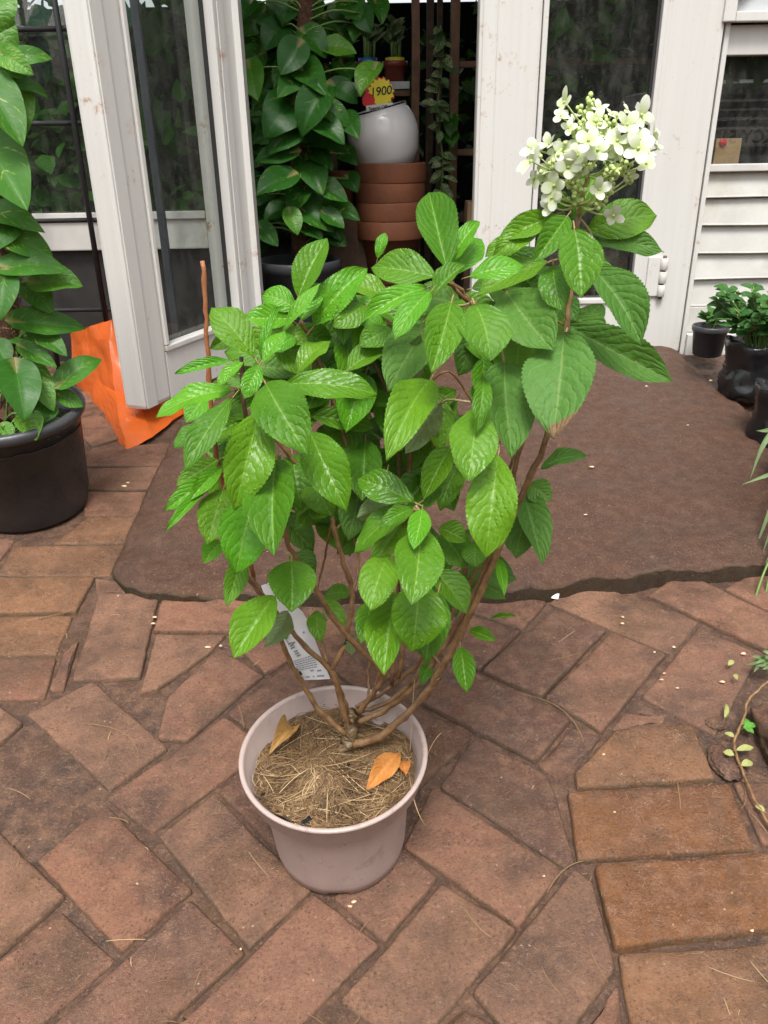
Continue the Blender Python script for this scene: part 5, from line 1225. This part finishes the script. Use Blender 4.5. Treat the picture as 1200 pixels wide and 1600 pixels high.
# crop, base, tip, width, depth, kind (l leaf, d dull, y young, u underside, f folded)
LF = [
 (Ac,645,470,775,205,140,-.02,'l'),(Ac,640,525,485,460,125,.0,'y'),(Ac,655,575,750,405,95,-.03,'y'),(Ac,715,600,955,340,150,-.01,'y'),(Ac,450,740,258,515,165,-.08,'l'),(Ac,610,565,400,560,115,.0,'y'),(Ac,480,745,580,508,50,-.09,'y'),(Ac,575,625,748,405,62,-.05,'y'),(Ac,488,765,590,618,85,-.10,'y'),
 (Ac,945,505,805,605,125,.0,'l'),(Ac,700,690,915,590,130,.03,'l'),(Ac,640,815,795,668,120,-.05,'l'),(Ac,640,650,535,715,85,.0,'y'),(Ac,585,860,1000,905,160,-.08,'l'),(Ac,500,855,690,1175,230,-.12,'l'),(Ac,470,985,360,1425,215,-.13,'l'),(Ac,350,885,12,1008,125,-.10,'y'),(Ac,345,752,95,812,55,-.08,'y'),(Ac,352,920,138,1245,125,-.12,'l'),(Ac,475,770,400,925,85,-.11,'y'),(Ac,400,758,285,870,65,-.10,'y'),
 (Ac,410,1010,205,1128,95,-.04,'l'),(Ac,335,1080,250,1160,95,.0,'d'),(Ac,290,1195,100,1312,105,-.06,'l'),(Ac,300,1230,150,1385,70,-.07,'y'),(Ac,285,1260,48,1425,85,-.08,'y'),(Ac,275,1290,52,1515,50,-.08,'y'),(Ac,312,1325,240,1572,155,-.08,'l'),(Ac,548,1195,540,1630,225,-.13,'l'),(Ac,470,1330,370,1705,215,-.10,'y'),(Ac,700,1075,862,1425,195,-.10,'l'),(Ac,620,1170,660,1425,165,-.03,'l'),(Ac,720,1265,800,1452,150,-.05,'l'),(Ac,705,1000,985,1055,115,.0,'l'),(Ac,860,955,1115,960,100,.03,'l'),(Ac,900,1060,960,1240,140,.08,'d'),(Ac,920,1370,885,1505,80,.06,'d'),(Ac,865,795,1040,690,120,-.03,'l'),(Ac,1065,610,918,690,115,.0,'l'),(Ac,1165,1385,908,1280,150,-.14,'l'),(Ac,1095,1395,905,1455,120,-.10,'u'),(Ac,650,1455,852,1530,60,.05,'l'),(Ac,300,1560,225,1660,90,-.05,'y'),
 (Ac,360,640,250,700,70,-.02,'l'),(Ac,340,860,280,930,100,-.05,'l'),(Ac,430,1000,330,1010,90,-.03,'l'),(Ac,560,640,690,690,110,.02,'l'),(Ac,700,760,770,640,80,.03,'l'),
 (Bc,395,405,315,58,180,-.03,'l'),(Bc,345,438,55,395,175,-.06,'l'),(Bc,85,355,120,238,55,.02,'y'),(Bc,405,385,542,188,90,.0,'y'),(Bc,400,440,548,268,130,.01,'y'),(Bc,330,530,478,382,95,-.08,'l'),(Bc,305,485,8,645,100,-.07,'y'),(Bc,325,498,160,718,115,-.09,'y'),(Bc,415,550,325,865,170,-.11,'l'),(Bc,520,560,590,812,240,-.11,'l'),(Bc,310,640,130,945,215,-.02,'d'),(Bc,275,690,230,1005,120,-.06,'u'),(Bc,495,435,742,385,120,-.06,'y'),(Bc,845,370,530,520,165,.0,'l'),(Bc,795,245,600,345,95,.0,'l'),(Bc,690,275,565,350,65,.02,'l'),(Bc,880,158,622,268,115,.0,'l'),(Bc,932,165,783,370,120,-.04,'l'),(Bc,965,222,995,528,190,-.07,'l'),(Bc,870,380,908,592,140,-.05,'l'),(Bc,660,500,870,768,250,-.03,'d'),(Bc,720,640,700,875,220,.02,'l'),(Bc,640,700,840,790,180,.03,'l'),
 (Bc,650,815,685,1245,240,-.05,'d'),(Bc,918,685,870,1158,300,-.07,'t'),(Bc,560,875,525,1135,85,-.13,'l'),(Bc,520,1025,490,1350,210,-.13,'l'),(Bc,322,895,125,1255,185,-.09,'l'),(Bc,365,995,210,1225,140,-.03,'u'),(Bc,415,1195,290,1435,120,-.06,'l'),(Bc,372,1378,282,1468,70,-.08,'l'),(Bc,625,1228,570,1690,215,-.14,'l'),
 (Pc,925,420,1002,540,66,-.02,'d'),(Pc,884,508,1052,597,62,.02,'d'),(Dc,388,1030,705,962,180,.05,'l'),(Dc,415,1085,735,1125,105,.05,'d'),(Pc,900,492,935,550,58,.04,'d'),(Pc,905,520,940,475,45,.05,'d'),(Pc,845,732,922,712,28,.05,'d'),(Pc,825,758,862,782,40,.05,'d'),(Pc,818,768,848,882,52,.05,'d'),(Pc,822,790,805,872,55,.06,'d'),(Pc,778,872,788,932,17,.0,'y'),
 (Pc,870,420,835,470,50,.03,'l'),(Pc,880,330,868,300,30,.02,'l'),(Pc,900,345,930,275,40,.04,'l'),(Pc,845,390,800,430,50,.03,'l'),
 (Cc,255,430,72,710,175,-.12,'l'),(Cc,315,500,213,660,100,-.09,'u'),(Cc,330,275,330,505,205,-.11,'l'),(Cc,320,255,438,335,110,-.02,'d'),(Cc,440,498,460,642,85,.0,'l'),(Cc,480,430,595,420,95,.08,'l'),(Cc,112,255,38,478,100,-.09,'l'),(Cc,128,295,62,412,55,-.06,'l'),(Cc,765,245,680,500,165,-.13,'l'),(Cc,905,140,868,472,215,-.17,'l'),(Cc,912,45,875,225,100,-.17,'y'),(Cc,900,375,868,685,245,-.14,'l'),(Cc,790,415,742,785,175,-.12,'l'),(Cc,690,450,640,645,105,-.11,'l'),(Cc,985,415,930,730,175,-.10,'l'),(Cc,968,318,1112,512,150,-.06,'l'),(Cc,1000,155,1110,305,160,.0,'l'),(Cc,985,128,1110,190,105,-.03,'l'),(Cc,1150,190,1150,305,115,-.03,'l'),(Cc,1085,660,1112,865,98,-.05,'l'),(Pc,733,984,775,1002,20,.0,'l'),(Pc,765,967,806,963,8,.0,'l'),(Cc,950,725,905,832,60,.0,'l'),(Cc,468,435,572,565,75,.02,'l'),(Cc,590,600,600,695,60,.03,'u'),(Cc,880,30,615,240,140,-.12,'l'),(Cc,875,45,720,130,75,-.15,'l'),(Cc,1075,220,1180,300,90,-.02,'l'),
 (Cc,555,90,365,75,70,.04,'d'),(Cc,480,20,420,90,100,.0,'l'),(Cc,600,20,590,130,70,.05,'d'),(Pc,448,1000,420,960,30,.0,'l'),
]
q = random.Random(77)
for (cx, cy) in ((520, 470), (560, 505), (470, 560), (545, 600), (590, 640), (640, 560), (700, 620), (742, 560), (790, 470), (830, 540), (690, 720), (612, 730), (565, 690), (350, 720), (360, 640), (440, 640), (500, 760), (722, 850), (655, 900), (775, 590), (600, 470), (640, 500), (860, 480), (460, 500), (420, 540), (380, 620), (610, 800), (540, 770)):
    for k in range(2):
        x = cx + q.uniform(-28, 28); y = cy + q.uniform(-28, 18); a = q.uniform(.2, 2.9); L_ = q.uniform(62, 100)
        LF.append((Pc, x, y, x + L_ * math.cos(a), y + L_ * math.sin(a), L_ * q.uniform(.48, .62), q.uniform(.01, .06), q.choice('lllly')))
# dimmer leaves deep in the bush
NSINGLE = 296
for (cx, cy, sx, sy, n) in ((610, 690, 70, 60, 9), (680, 650, 50, 50, 6), (600, 560, 60, 40, 8), (540, 560, 60, 40, 6), (690, 860, 40, 40, 6), (480, 760, 50, 50, 5), (770, 480, 50, 40, 6), (845, 470, 40, 40, 5), (580, 800, 40, 40, 4), (420, 580, 50, 40, 5), (350, 690, 30, 40, 3), (660, 500, 50, 40, 6)):
    for k in range(int(n * 1.7)):
        x = cx + q.uniform(-sx, sx); y = cy + q.uniform(-sy, sy); a = q.uniform(-.4, 3.5); L_ = q.uniform(55, 90)
        LF.append((Pc, x, y, x + L_ * math.cos(a), y + L_ * math.sin(a), L_ * q.uniform(.5, .65), q.uniform(.05, .13), q.choice('lld')))
HINT = random.Random(4)
deep_bm = bmesh.new()
for li, (cf, bx, by, tx, ty, wd, d, kd) in enumerate(LF):
    if li >= NSINGLE: kd = 'l'
    s = 1 if cf is Pc else .35
    b, t_ = cf(bx, by), cf(tx, ty)
    ms = {'l': HY['leaf'], 'd': HY['leaf_dull'], 'y': HY['leaf_young'], 'u': HY['leaf'], 'f': HY['fold'], 't': HY['leaf_tip'][:1]}[kd]
    lo = pix_leaf(ms, *b, *t_, wd * s * 1.02, Y0 + d, HYD, up=.75, jit=.42, flip=(kd == 'u'), seedR=HINT)
    if li >= NSINGLE:
        n0 = len(deep_bm.verts); deep_bm.from_mesh(lo.data); deep_bm.verts.ensure_lookup_table()
        bmesh.ops.transform(deep_bm, matrix=MW(lo), verts=deep_bm.verts[n0:]); bpy.data.objects.remove(lo)
print('LEAVES', len(LF))
if len(LF) > NSINGLE: obj('inner_leaves', deep_bm, HYD, mat=M['leaf'], kind='stuff')
# brown scorched tip on the big dull leaf
# petioles joining whorls to stems
for pts in ([(705, 440, -.0), (690, 432, -.03), (680, 430, -.05)], [(733, 474, .0), (725, 477, -.05), (706, 478, -.08)], [(652, 795, -.14), (655, 797, -.14), (650, 790, -.14)], [(905, 340, .01), (925, 370, .02), (928, 425, -.0)], [(880, 560, -.01), (884, 520, -.03), (890, 510, .02)], [(770, 720, .0), (779, 712, -.1), (780, 706, -.13)], [(676, 700, .02), (690, 630, .0), (735, 628, -.02)]):
    bm = bmesh.new(); tube(bm, smooth_path([W(x, y, Y0 + d) for x, y, d in pts], 4), .0013, 6); obj('leaf_stalk', bm, HYD, mat=M['stalk'])

# ------------------------------------------------------------------ flower head
def Zc(x, y): return 780 + x * .25, 120 + y * .25
def floret_mesh(seed):
    q = random.Random(seed); bm = bmesh.new(); uvl = bm.loops.layers.uv.new('UVMap'); uvs = []
    for p in range(4):
        a0 = p * math.pi / 2 + q.uniform(-.15, .15); cup = q.choice([.1, .3, .5, .9]) * q.uniform(.7, 1.2); L = q.uniform(.8, 1.2); wv = q.uniform(-.1, .1)
        rows = []; q0 = q.uniform(.38, .50)
        for i in range(8):
            u = i / 7; hw = q0 * max(.05, math.sin(math.pi * (u * .86 + .07)) ** .65) * (1 if u < .9 else .85); row = []
            for j in range(5):
                v = (j - 2) / 2; r = .06 + L * u; z = cup * u * (1.1 - .4 * u) - .12 * v * v * u + wv * v * u + .12 * abs(v) * u
                x, y = r, v * hw
                vt = bm.verts.new((x * math.cos(a0) - y * math.sin(a0), x * math.sin(a0) + y * math.cos(a0), z)); uvs.append((j / 4, u)); row.append(vt)
            rows.append(row)
        for i in range(7):
            for j in range(4): bm.faces.new((rows[i][j], rows[i][j + 1], rows[i + 1][j + 1], rows[i + 1][j])).smooth = True
    r = bmesh.ops.create_icosphere(bm, subdivisions=2, radius=.13)
    for v in r['verts']: v.co.z += .06
    bm.verts.index_update()
    for f in bm.faces:
        f.smooth = True
        for l in f.loops: l[uvl].uv = (uvs[l.vert.index] if l.vert.index < len(uvs) else (.5, 0))
    return mesh_of('floret', bm, M['petal'])
FM = [floret_mesh(k) for k in range(10)]
hd = W(905, 335, Y0 + .01); ax_top = W(930, 195, Y0 - .0)
fl = obj('flower_head', stem_bm([hd, W(915, 290, Y0), W(925, 240, Y0), ax_top], .0030, .0016, 0, 8), HYD, mat=M['stalk'])
q = random.Random(15)
axis = [W(905, 320, Y0), W(918, 275, Y0), W(925, 240, Y0), W(930, 205, Y0)]
def branch(p, r=.0009):
    a = min(axis, key=lambda c: (c - p).length + (0.05 if c.z > p.z else 0)); m_ = a.lerp(p, .5) + V((0, 0, -.004))
    bm = bmesh.new(); tube(bm, smooth_path([a, m_, p], 4), [r * 1.3] * 4 + [r] * 20, 5); obj('flower_stalk', bm, fl, mat=M['stalk_pale'] if 'stalk_pale' in M else M['bud'])
FLO = [(410,160,95,-.01),(385,245,110,-.02),(432,322,90,-.02),(625,205,70,-.01),(706,235,75,0),(795,205,75,0),(885,240,150,-.015),(800,300,130,-.03),(900,275,90,-.01),(965,372,130,.0),(985,450,100,.01),(870,450,150,-.035),(920,545,130,-.02),(735,400,130,-.03),(560,400,140,-.045),(615,460,130,-.04),(490,495,110,-.03),(400,455,90,-.02),(430,565,130,-.03),(215,450,130,0),(315,420,110,-.01),(205,530,150,-.01),(220,640,110,.0),(285,620,80,.0),(345,680,130,-.02),(330,755,100,-.02),(320,810,80,-.01),(620,705,110,-.025),(645,745,80,-.01),(715,865,105,-.01),(590,275,110,-.02),(820,625,80,.0),(680,470,110,-.02),(480,250,80,.01),(760,330,80,.01),(540,345,90,-.01),(660,360,85,-.02),(470,420,90,-.02),(350,470,90,-.01),(300,570,85,0),(520,570,90,-.02),(770,460,100,-.02),(840,370,100,-.02),(930,480,90,-.01),(700,520,80,-.02),(445,300,80,0)]
for (x, y, sz, d) in FLO:
    p = W(*Zc(x, y), Y0 + d); s = sz * .25 * .62 * q.uniform(.75, 1.2) * pxm(p)
    out = (p - W(922, 265, Y0 + .02)).normalized()
    z = (out * 1.0 + (CAM - p).normalized() * .7 + V((q.uniform(-.9, .9), q.uniform(-.4, .5), q.uniform(-.2, 1.2)))).normalized()
    m_ = z.to_track_quat('Z', 'Y').to_matrix() @ Matrix.Rotation(q.uniform(0, 6.28), 3, 'Z')
    o = bpy.data.objects.new('floret', q.choice(FM)); COL.objects.link(o); o.parent = fl; o.matrix_parent_inverse = MW(fl).inverted()
    o.location = p; o.rotation_euler = m_.to_euler(); o.scale = (s, s, s); branch(p - z * s * .1)
BUDS = [(550,205,60,-.01,16),(580,160,25,0,4),(500,320,60,-.02,14),(620,330,60,-.025,14),(700,290,45,-.01,8),(370,410,30,-.01,5),(390,470,50,-.02,9),(350,545,60,-.02,10),(460,650,70,-.02,16),(470,700,50,-.015,10),(480,770,45,-.01,8),(720,560,75,-.03,18),(690,630,55,-.02,10),(780,580,50,-.02,9),(540,540,80,-.02,14),(660,770,50,-.01,9),(620,800,30,-.01,4),(690,720,40,-.01,7),(640,270,50,-.015,8),(830,390,45,-.02,6),(600,380,60,-.02,10),(520,420,60,-.02,8),(815,640,40,.0,5),(720,440,60,-.01,9)]
bmi = bmesh.new(); bmesh.ops.create_icosphere(bmi, subdivisions=2, radius=1); ico = [(v.co.copy()) for v in bmi.verts]; icf = [[v.index for v in f.verts] for f in bmi.faces]; bmi.free()
for (x, y, sp, d, n) in BUDS:
    c = W(*Zc(x, y), Y0 + d); k_ = pxm(c) * .25; bm = bmesh.new()
    for _ in range(n):
        p = c + V((q.gauss(0, .45) * sp * k_, q.gauss(0, .35) * sp * k_, q.gauss(0, .45) * sp * k_)); r = q.uniform(11, 17) * k_
        vs = [bm.verts.new(p + v * r * (1.15 if v.z > .8 else 1)) for v in ico]
        for f in icf: bm.faces.new([vs[i] for i in f]).smooth = True
        tube(bm, [p - V((0, 0, r * .5)), c + (p - c) * .3 + V((0, 0, -sp * k_ * .5))], .0005, 4, False)
    obj('bud_cluster', bm, fl, mat=M['bud']); branch(c + V((0, 0, -sp * k_ * .5)))

# ------------------------------------------------------------------ white plant label tied to a stem
A_ = [W(404, 912, .87), W(425, 908, .87), W(440, 990, .875), W(486, 965, .875), W(468, 1062, .868), W(515, 1059, .868), W(437, 990, .875), W(488, 985, .875)]
L0, R0_ = W(408, 915, .885), W(424, 909, .885); L1, R1_ = W(437, 992, .882), W(479, 960, .882); L2, R2_ = W(469, 1063, .862), W(516, 1061, .862)
nm = (R1_ - L1).cross(L2 - L1).normalized()
if nm.y > 0: nm = -nm
bm = bmesh.new()
N_ = 12; rowsF = []; rowsB = []
for i in range(N_ + 1):
    t = i / N_
    if t < .45: a, b = L0.lerp(L1, t / .45), R0_.lerp(R1_, t / .45)
    else: a, b = L1.lerp(L2, (t - .45) / .55), R1_.lerp(R2_, (t - .45) / .55)
    bow = nm * (.004 * math.sin(math.pi * t))
    rowsF.append([bm.verts.new(a.lerp(b, s) + bow) for s in (0, .5, 1)]); rowsB.append([bm.verts.new(a.lerp(b, s) + bow - nm * .0006) for s in (0, .5, 1)])
for i in range(N_):
    for k in range(2):
        bm.faces.new((rowsF[i][k], rowsF[i][k + 1], rowsF[i + 1][k + 1], rowsF[i + 1][k])); bm.faces.new((rowsB[i][k + 1], rowsB[i][k], rowsB[i + 1][k], rowsB[i + 1][k + 1]))
    for k, sgn in ((0, 1), (2, -1)): bm.faces.new((rowsF[i][k], rowsF[i + 1][k], rowsB[i + 1][k], rowsB[i][k]))
bmesh.ops.recalc_face_normals(bm, faces=bm.faces[:])
lab = obj('plant_label', bm, mat=M['white_tag']); tag(lab, 'white printed plastic plant label hanging on the shrub above the pot rim', 'label')
def lab_pt(s, t, up=.0012):
    a, b = (L0.lerp(L1, t / .45), R0_.lerp(R1_, t / .45)) if t < .45 else (L1.lerp(L2, (t - .45) / .55), R1_.lerp(R2_, (t - .45) / .55))
    return a.lerp(b, s) + nm * (.004 * math.sin(math.pi * t) + up)
def lab_quad(bm, s0, s1, t0, t1):
    n = 3
    for i in range(n):
        a, b = t0 + (t1 - t0) * i / n, t0 + (t1 - t0) * (i + 1) / n
        bm.faces.new([bm.verts.new(lab_pt(*p)) for p in ((s0, a), (s1, a), (s1, b), (s0, b))])
bm = bmesh.new(); q = random.Random(2)
for k in range(6):          # fine print, too small to read
    t = .765 + k * .021; s = .10
    while s < .74 - (.1 if k == 5 else 0): e = min(.78, s + q.uniform(.04, .11)); lab_quad(bm, s, e, t, t + .009); s = e + .018
for s, e, t in ((.48, .60, .895), (.70, .84, .905), (.06, .16, .955), (.24, .38, .955), (.48, .53, .955), (.62, .86, .955), (.74, .80, .55), (.30, .40, .585), (.17, .30, .575), (.20, .32, .60), (.19, .33, .625), (.24, .37, .67), (.25, .38, .695), (.27, .40, .72)): lab_quad(bm, s, e, t, t + .016)
obj('fine_print', bm, lab, mat=M['ink'])
bm = bmesh.new(); lab_quad(bm, .07, .18, .89, .935); obj('black_mark', bm, lab, mat=M['ink_black'])
ex = (R2_ - L2).normalized(); ey = (L1 - L2).normalized(); ey = (ey - ex * ey.dot(ex)).normalized()
def lab_text(nm_, body, s, t, size, rot, m):
    mt_ = Matrix((ex, ey, ex.cross(ey))).transposed().to_4x4(); mt_.translation = lab_pt(s, t, .0014)
    text_obj(nm_, body, size, m, lab, mt_ @ Matrix.Rotation(math.radians(rot), 4, 'Z'), .0001)
lab_text('bold_letter', 'M', .10, .47, .011, -68, M['ink_black'])
bm = bmesh.new(); tube(bm, smooth_path([L0.lerp(R0_, .5), W(418, 900, .87), W(424, 888, .85), W(432, 900, .86), L0.lerp(R0_, .8)], 4), .0006, 5); obj('tie', bm, lab, mat=M['stalk'])

# ------------------------------------------------------------------ scraps and litter on the paving
pc_ = G(866, 936); bm = bmesh.new()
vs = [bm.verts.new(pc_ + V(v)) for v in ((-.006, 0, .002), (.007, -.003, .001), (.011, .006, .009), (-.003, .009, .007), (.002, .003, .005))]
for f in ((0, 1, 4), (1, 2, 4), (2, 3, 4), (3, 0, 4)): bm.faces.new([vs[i] for i in f])
tag(obj('paper_scrap', bm, mat=M['paper']), 'crumpled white scrap lying against the ramp edge', 'litter')
def ground_pt(px, py): 
    p = G(px, py); return p + V((0, 0, .0025))
bm = bmesh.new(); at_ = bm.verts.layers.float.new('tone'); q = random.Random(31)
bmc = bmesh.new()
for (px, py, s) in ((1023, 1020, 4), (1053, 1012, 6), (1038, 1053, 5), (1034, 1063, 5), (1058, 1076, 5), (1129, 1066, 8), (1162, 1022, 9), (973, 965, 5), (972, 975, 6), (1142, 1037, 6), (943, 1180, 6), (971, 1211, 4), (1162, 1448, 7), (1175, 1455, 7), (1190, 1425, 6), (553, 1410, 8), (547, 1417, 6), (850, 1370, 5), (960, 1270, 4), (242, 965, 7), (240, 975, 6), (325, 1012, 8), (345, 1010, 5), (215, 1382, 5), (376, 1484, 5), (185, 932, 4), (105, 775, 4), (194, 760, 9), (200, 755, 6), (925, 730, 8), (1010, 604, 5), (915, 805, 5), (900, 890, 6), (1110, 595, 5), (1075, 665, 4)):
    slab_on = py < 880
    r = ray(px, py)
    if slab_on and px > 300: t = (CAM.z - (gz(1.44) + .044 - 1.44 * .106)) / (.106 * r.y - r.z); p = CAM + r * t
    else: p = G(px, py, .001)
    k_ = pxm(p); th = q.uniform(0, 3)
    n = 7; s *= .8; vs = [bmc.verts.new(p + V((math.cos(a + th) * s * k_ * q.uniform(.35, 1), math.sin(a + th) * s * k_ * q.uniform(.3, .6), .0015 + SY * math.sin(a) * 0))) for a in [i * 6.283 / n for i in range(n)]]
    vc = bmc.verts.new(p + V((0, 0, .004)))
    for i in range(n): bmc.faces.new((vs[i], vs[(i + 1) % n], vc))
tag(obj('pale_chips', bmc, mat=M['chip'], kind='stuff'), 'pale chips of bark and stone scattered on the paving', 'litter')
for k in range(130):
    px, py = q.uniform(-100, 1300), q.uniform(880, 1640); p = G(px, py, .003)
    if p.y > front_y(p.x) - .02: continue
    L_ = q.choice([.008, .012, .02, .05]); th = q.uniform(0, 6.28); e = p + V((math.cos(th) * L_, math.sin(th) * L_, SY * math.sin(th) * L_))
    fibre(p, e, V((q.gauss(0, .15) * L_, q.gauss(0, .15) * L_, .001)), .0008, q.uniform(.4, 1), 5)
for pts in ([(125, 1130), (200, 1150), (214, 1205)], [(40, 970), (100, 957), (120, 950)], [(105, 1020), (112, 1010), (108, 1008)], [(820, 1085), (880, 1110), (912, 1160)], [(855, 1395), (880, 1360), (912, 1345)], [(857, 1032), (885, 1026), (905, 1020)], [(170, 1277), (190, 1280), (201, 1286)], [(372, 1100), (378, 1120), (381, 1138)]):
    a, b, c = [G(*p, .004) for p in pts]; fibre(a, c, (b - (a + c) / 2) * 2, .001, .7, 8)
tag(obj('straw_bits', bm, mat=M['fibre'], kind='stuff'), 'thin straw and root bits scattered over the paving', 'litter')
# joint rubble in the gaps between bricks
bm = bmesh.new(); q = random.Random(41)
for k in range(2600):
    px, py = q.uniform(-60, 1260), q.uniform(890, 1620); p = G(px, py)
    if in_poly(V((p.x, p.y)), [V((a.x, a.y)) for a in SLF_W] + [V((2, 3)), V((-.6, 3))]): continue
    inside = False
    for pl in polysW:
        if in_poly(V((p.x, p.y)), pl): inside = True; break
    if inside: continue
    r = q.uniform(.001, .0045); z0_ = -.008
    vs = [bm.verts.new(p + V((v.x * r * q.uniform(.7, 1.3), v.y * r * q.uniform(.7, 1.3), z0_ + v.z * r * .8))) for v in (V((1, 0, 0)), V((-1, 0, 0)), V((0, 1, 0)), V((0, -1, 0)), V((0, 0, 1)), V((.6, .6, .4)), V((-.6, -.5, .5)))]
    for f in ((0, 2, 4), (2, 1, 4), (1, 3, 4), (3, 0, 4)): bm.faces.new([vs[i] for i in f])
tag(obj('joint_grit', bm, mat=M['mud'], kind='stuff'), 'grit and soil in the joints between the bricks', 'grit')

# ------------------------------------------------------------------ what stands behind the camera, mirrored in the glass
def mir(px, py, Yv): 
    p = W(px, py, Yv); return V((p.x, 2 * YW - p.y, p.z))
# silver car, its tail towards the shop
ctr = mir(1175, 215, 7.6); cx, cy = ctr.x + .35, ctr.y - .05
gc = -.30
car = thing('parked_car', 'silver car parked behind the camera, mirrored in the right window', 'car', (cx, cy - 1.8, gc))
def cb2(n, x0, x1, y0, y1, z0, z1, m, bev=.03, parent=car): return b2(n, cx + x0, cx + x1, cy + y0, cy + y1, gc + z0, gc + z1, m, parent, bev)
cb2('body', -.85, .85, -3.9, -.05, .35, 1.12, M['car_paint'], .08)
cb2('cabin', -.72, .72, -3.1, -.25, 1.13, 1.72, M['car_paint'], .14)
cb2('rear_window', -.60, .60, -.262, -.235, 1.22, 1.60, M['car_dark'], .02)
for k in range(5): cb2('window_louvre', -.62, .62, -.235, -.20, 1.24 + k * .075, 1.265 + k * .075, M['chrome'], .006)
cb2('bumper', -.86, .86, -.06, .06, .42, .62, M['chrome'], .04)
cb2('trim_strip', -.7, .7, -.05, -.02, 1.02, 1.05, M['chrome'], .005)
for s_ in (-1, 1):
    cb2('tail_light', s_ * .72 - .10, s_ * .72 + .10, -.055, -.015, .85, 1.0, M['lamp_red'], .01)
    for yy in (-.8, -3.2):
        bm = bmesh.new(); lathe(bm, [(0, -.1), (.2, -.1), (.31, -.09), (.32, -.05), (.32, .05), (.31, .09), (.2, .1), (0, .1)], 28, Matrix.Translation((cx + s_ * .78, cy + yy, gc + .32)) @ Matrix.Rotation(math.radians(90), 4, 'Y')); obj('wheel', bm, car, mat=M['rubber'])
pz = ctr.z
b2('number_plate', ctr.x - .28, ctr.x + .28, cy - .045, cy - .03, pz - .075, pz + .075, M['plate'], car, .004)
text_obj('plate_text', 'KCY 51', .15, M['ink_black'], car, Matrix.Translation((ctr.x, cy - .028, pz)) @ Matrix.Rotation(math.pi, 4, 'Z') @ Matrix.Rotation(math.pi / 2, 4, 'X'), .001, .003)
# striped awning mirrored in the left window
aw = thing('striped_awning', 'green and white striped awning behind the camera, mirrored in the left window', 'awning', mir(60, 20, 7.0))
for k in range(16):
    x0 = -4.4 + k * .16; m_ = M['canvas_green'] if k % 2 else M['canvas_white']
    y_ = mir(60, 60, 7.0).y; bm = bmesh.new()
    zt, zb = mir(60, 45, 7.0).z, mir(60, 112, 7.0).z
    rows = [[bm.verts.new((x, y - .008 * 0, z)) for x in (x0, x0 + .08, x0 + .159)] for y, z in ((y_ - .7, zt + .45), (y_, zt), (y_ + .001, zb - .03))]
    rows[2][1].co.z -= .05
    for i in range(2):
        for j in range(2): bm.faces.new((rows[i][j], rows[i][j + 1], rows[i + 1][j + 1], rows[i + 1][j]))
    obj('stripe', bm, aw, mat=m_)
for x_ in (-4.4, -1.9): b2('awning_post', x_, x_ + .05, y_ - .72, y_ - .67, -.4, zt + .46, M['grey_metal'], aw, .004)
q = random.Random(9)
hg = leaf_mass('hedge', 9000, [(-6, 1.5, -5.3, -4.7, -.4, 2.5), (1.0, 7.5, -7.2, -6.6, -.4, 3.2), (-6, 1.5, -5.5, -4.9, .8, 2.7), (2.7, 5.6, cy + .05, cy + .4, 1.45, 2.6)], M['hedge'], .17, q, 'dense green hedge behind the camera', 'hedge')
for nm_, bb in (('hedge_core', (-6, 1.5, -6.0, -5.1, -.5, 2.5)), ('hedge_core', (1.0, 7.5, -7.8, -7.0, -.5, 3.1))):
    b2(nm_, *bb, simple('hedge_core', (.012, .02, .008), .95, .5, 3), hg, 0)
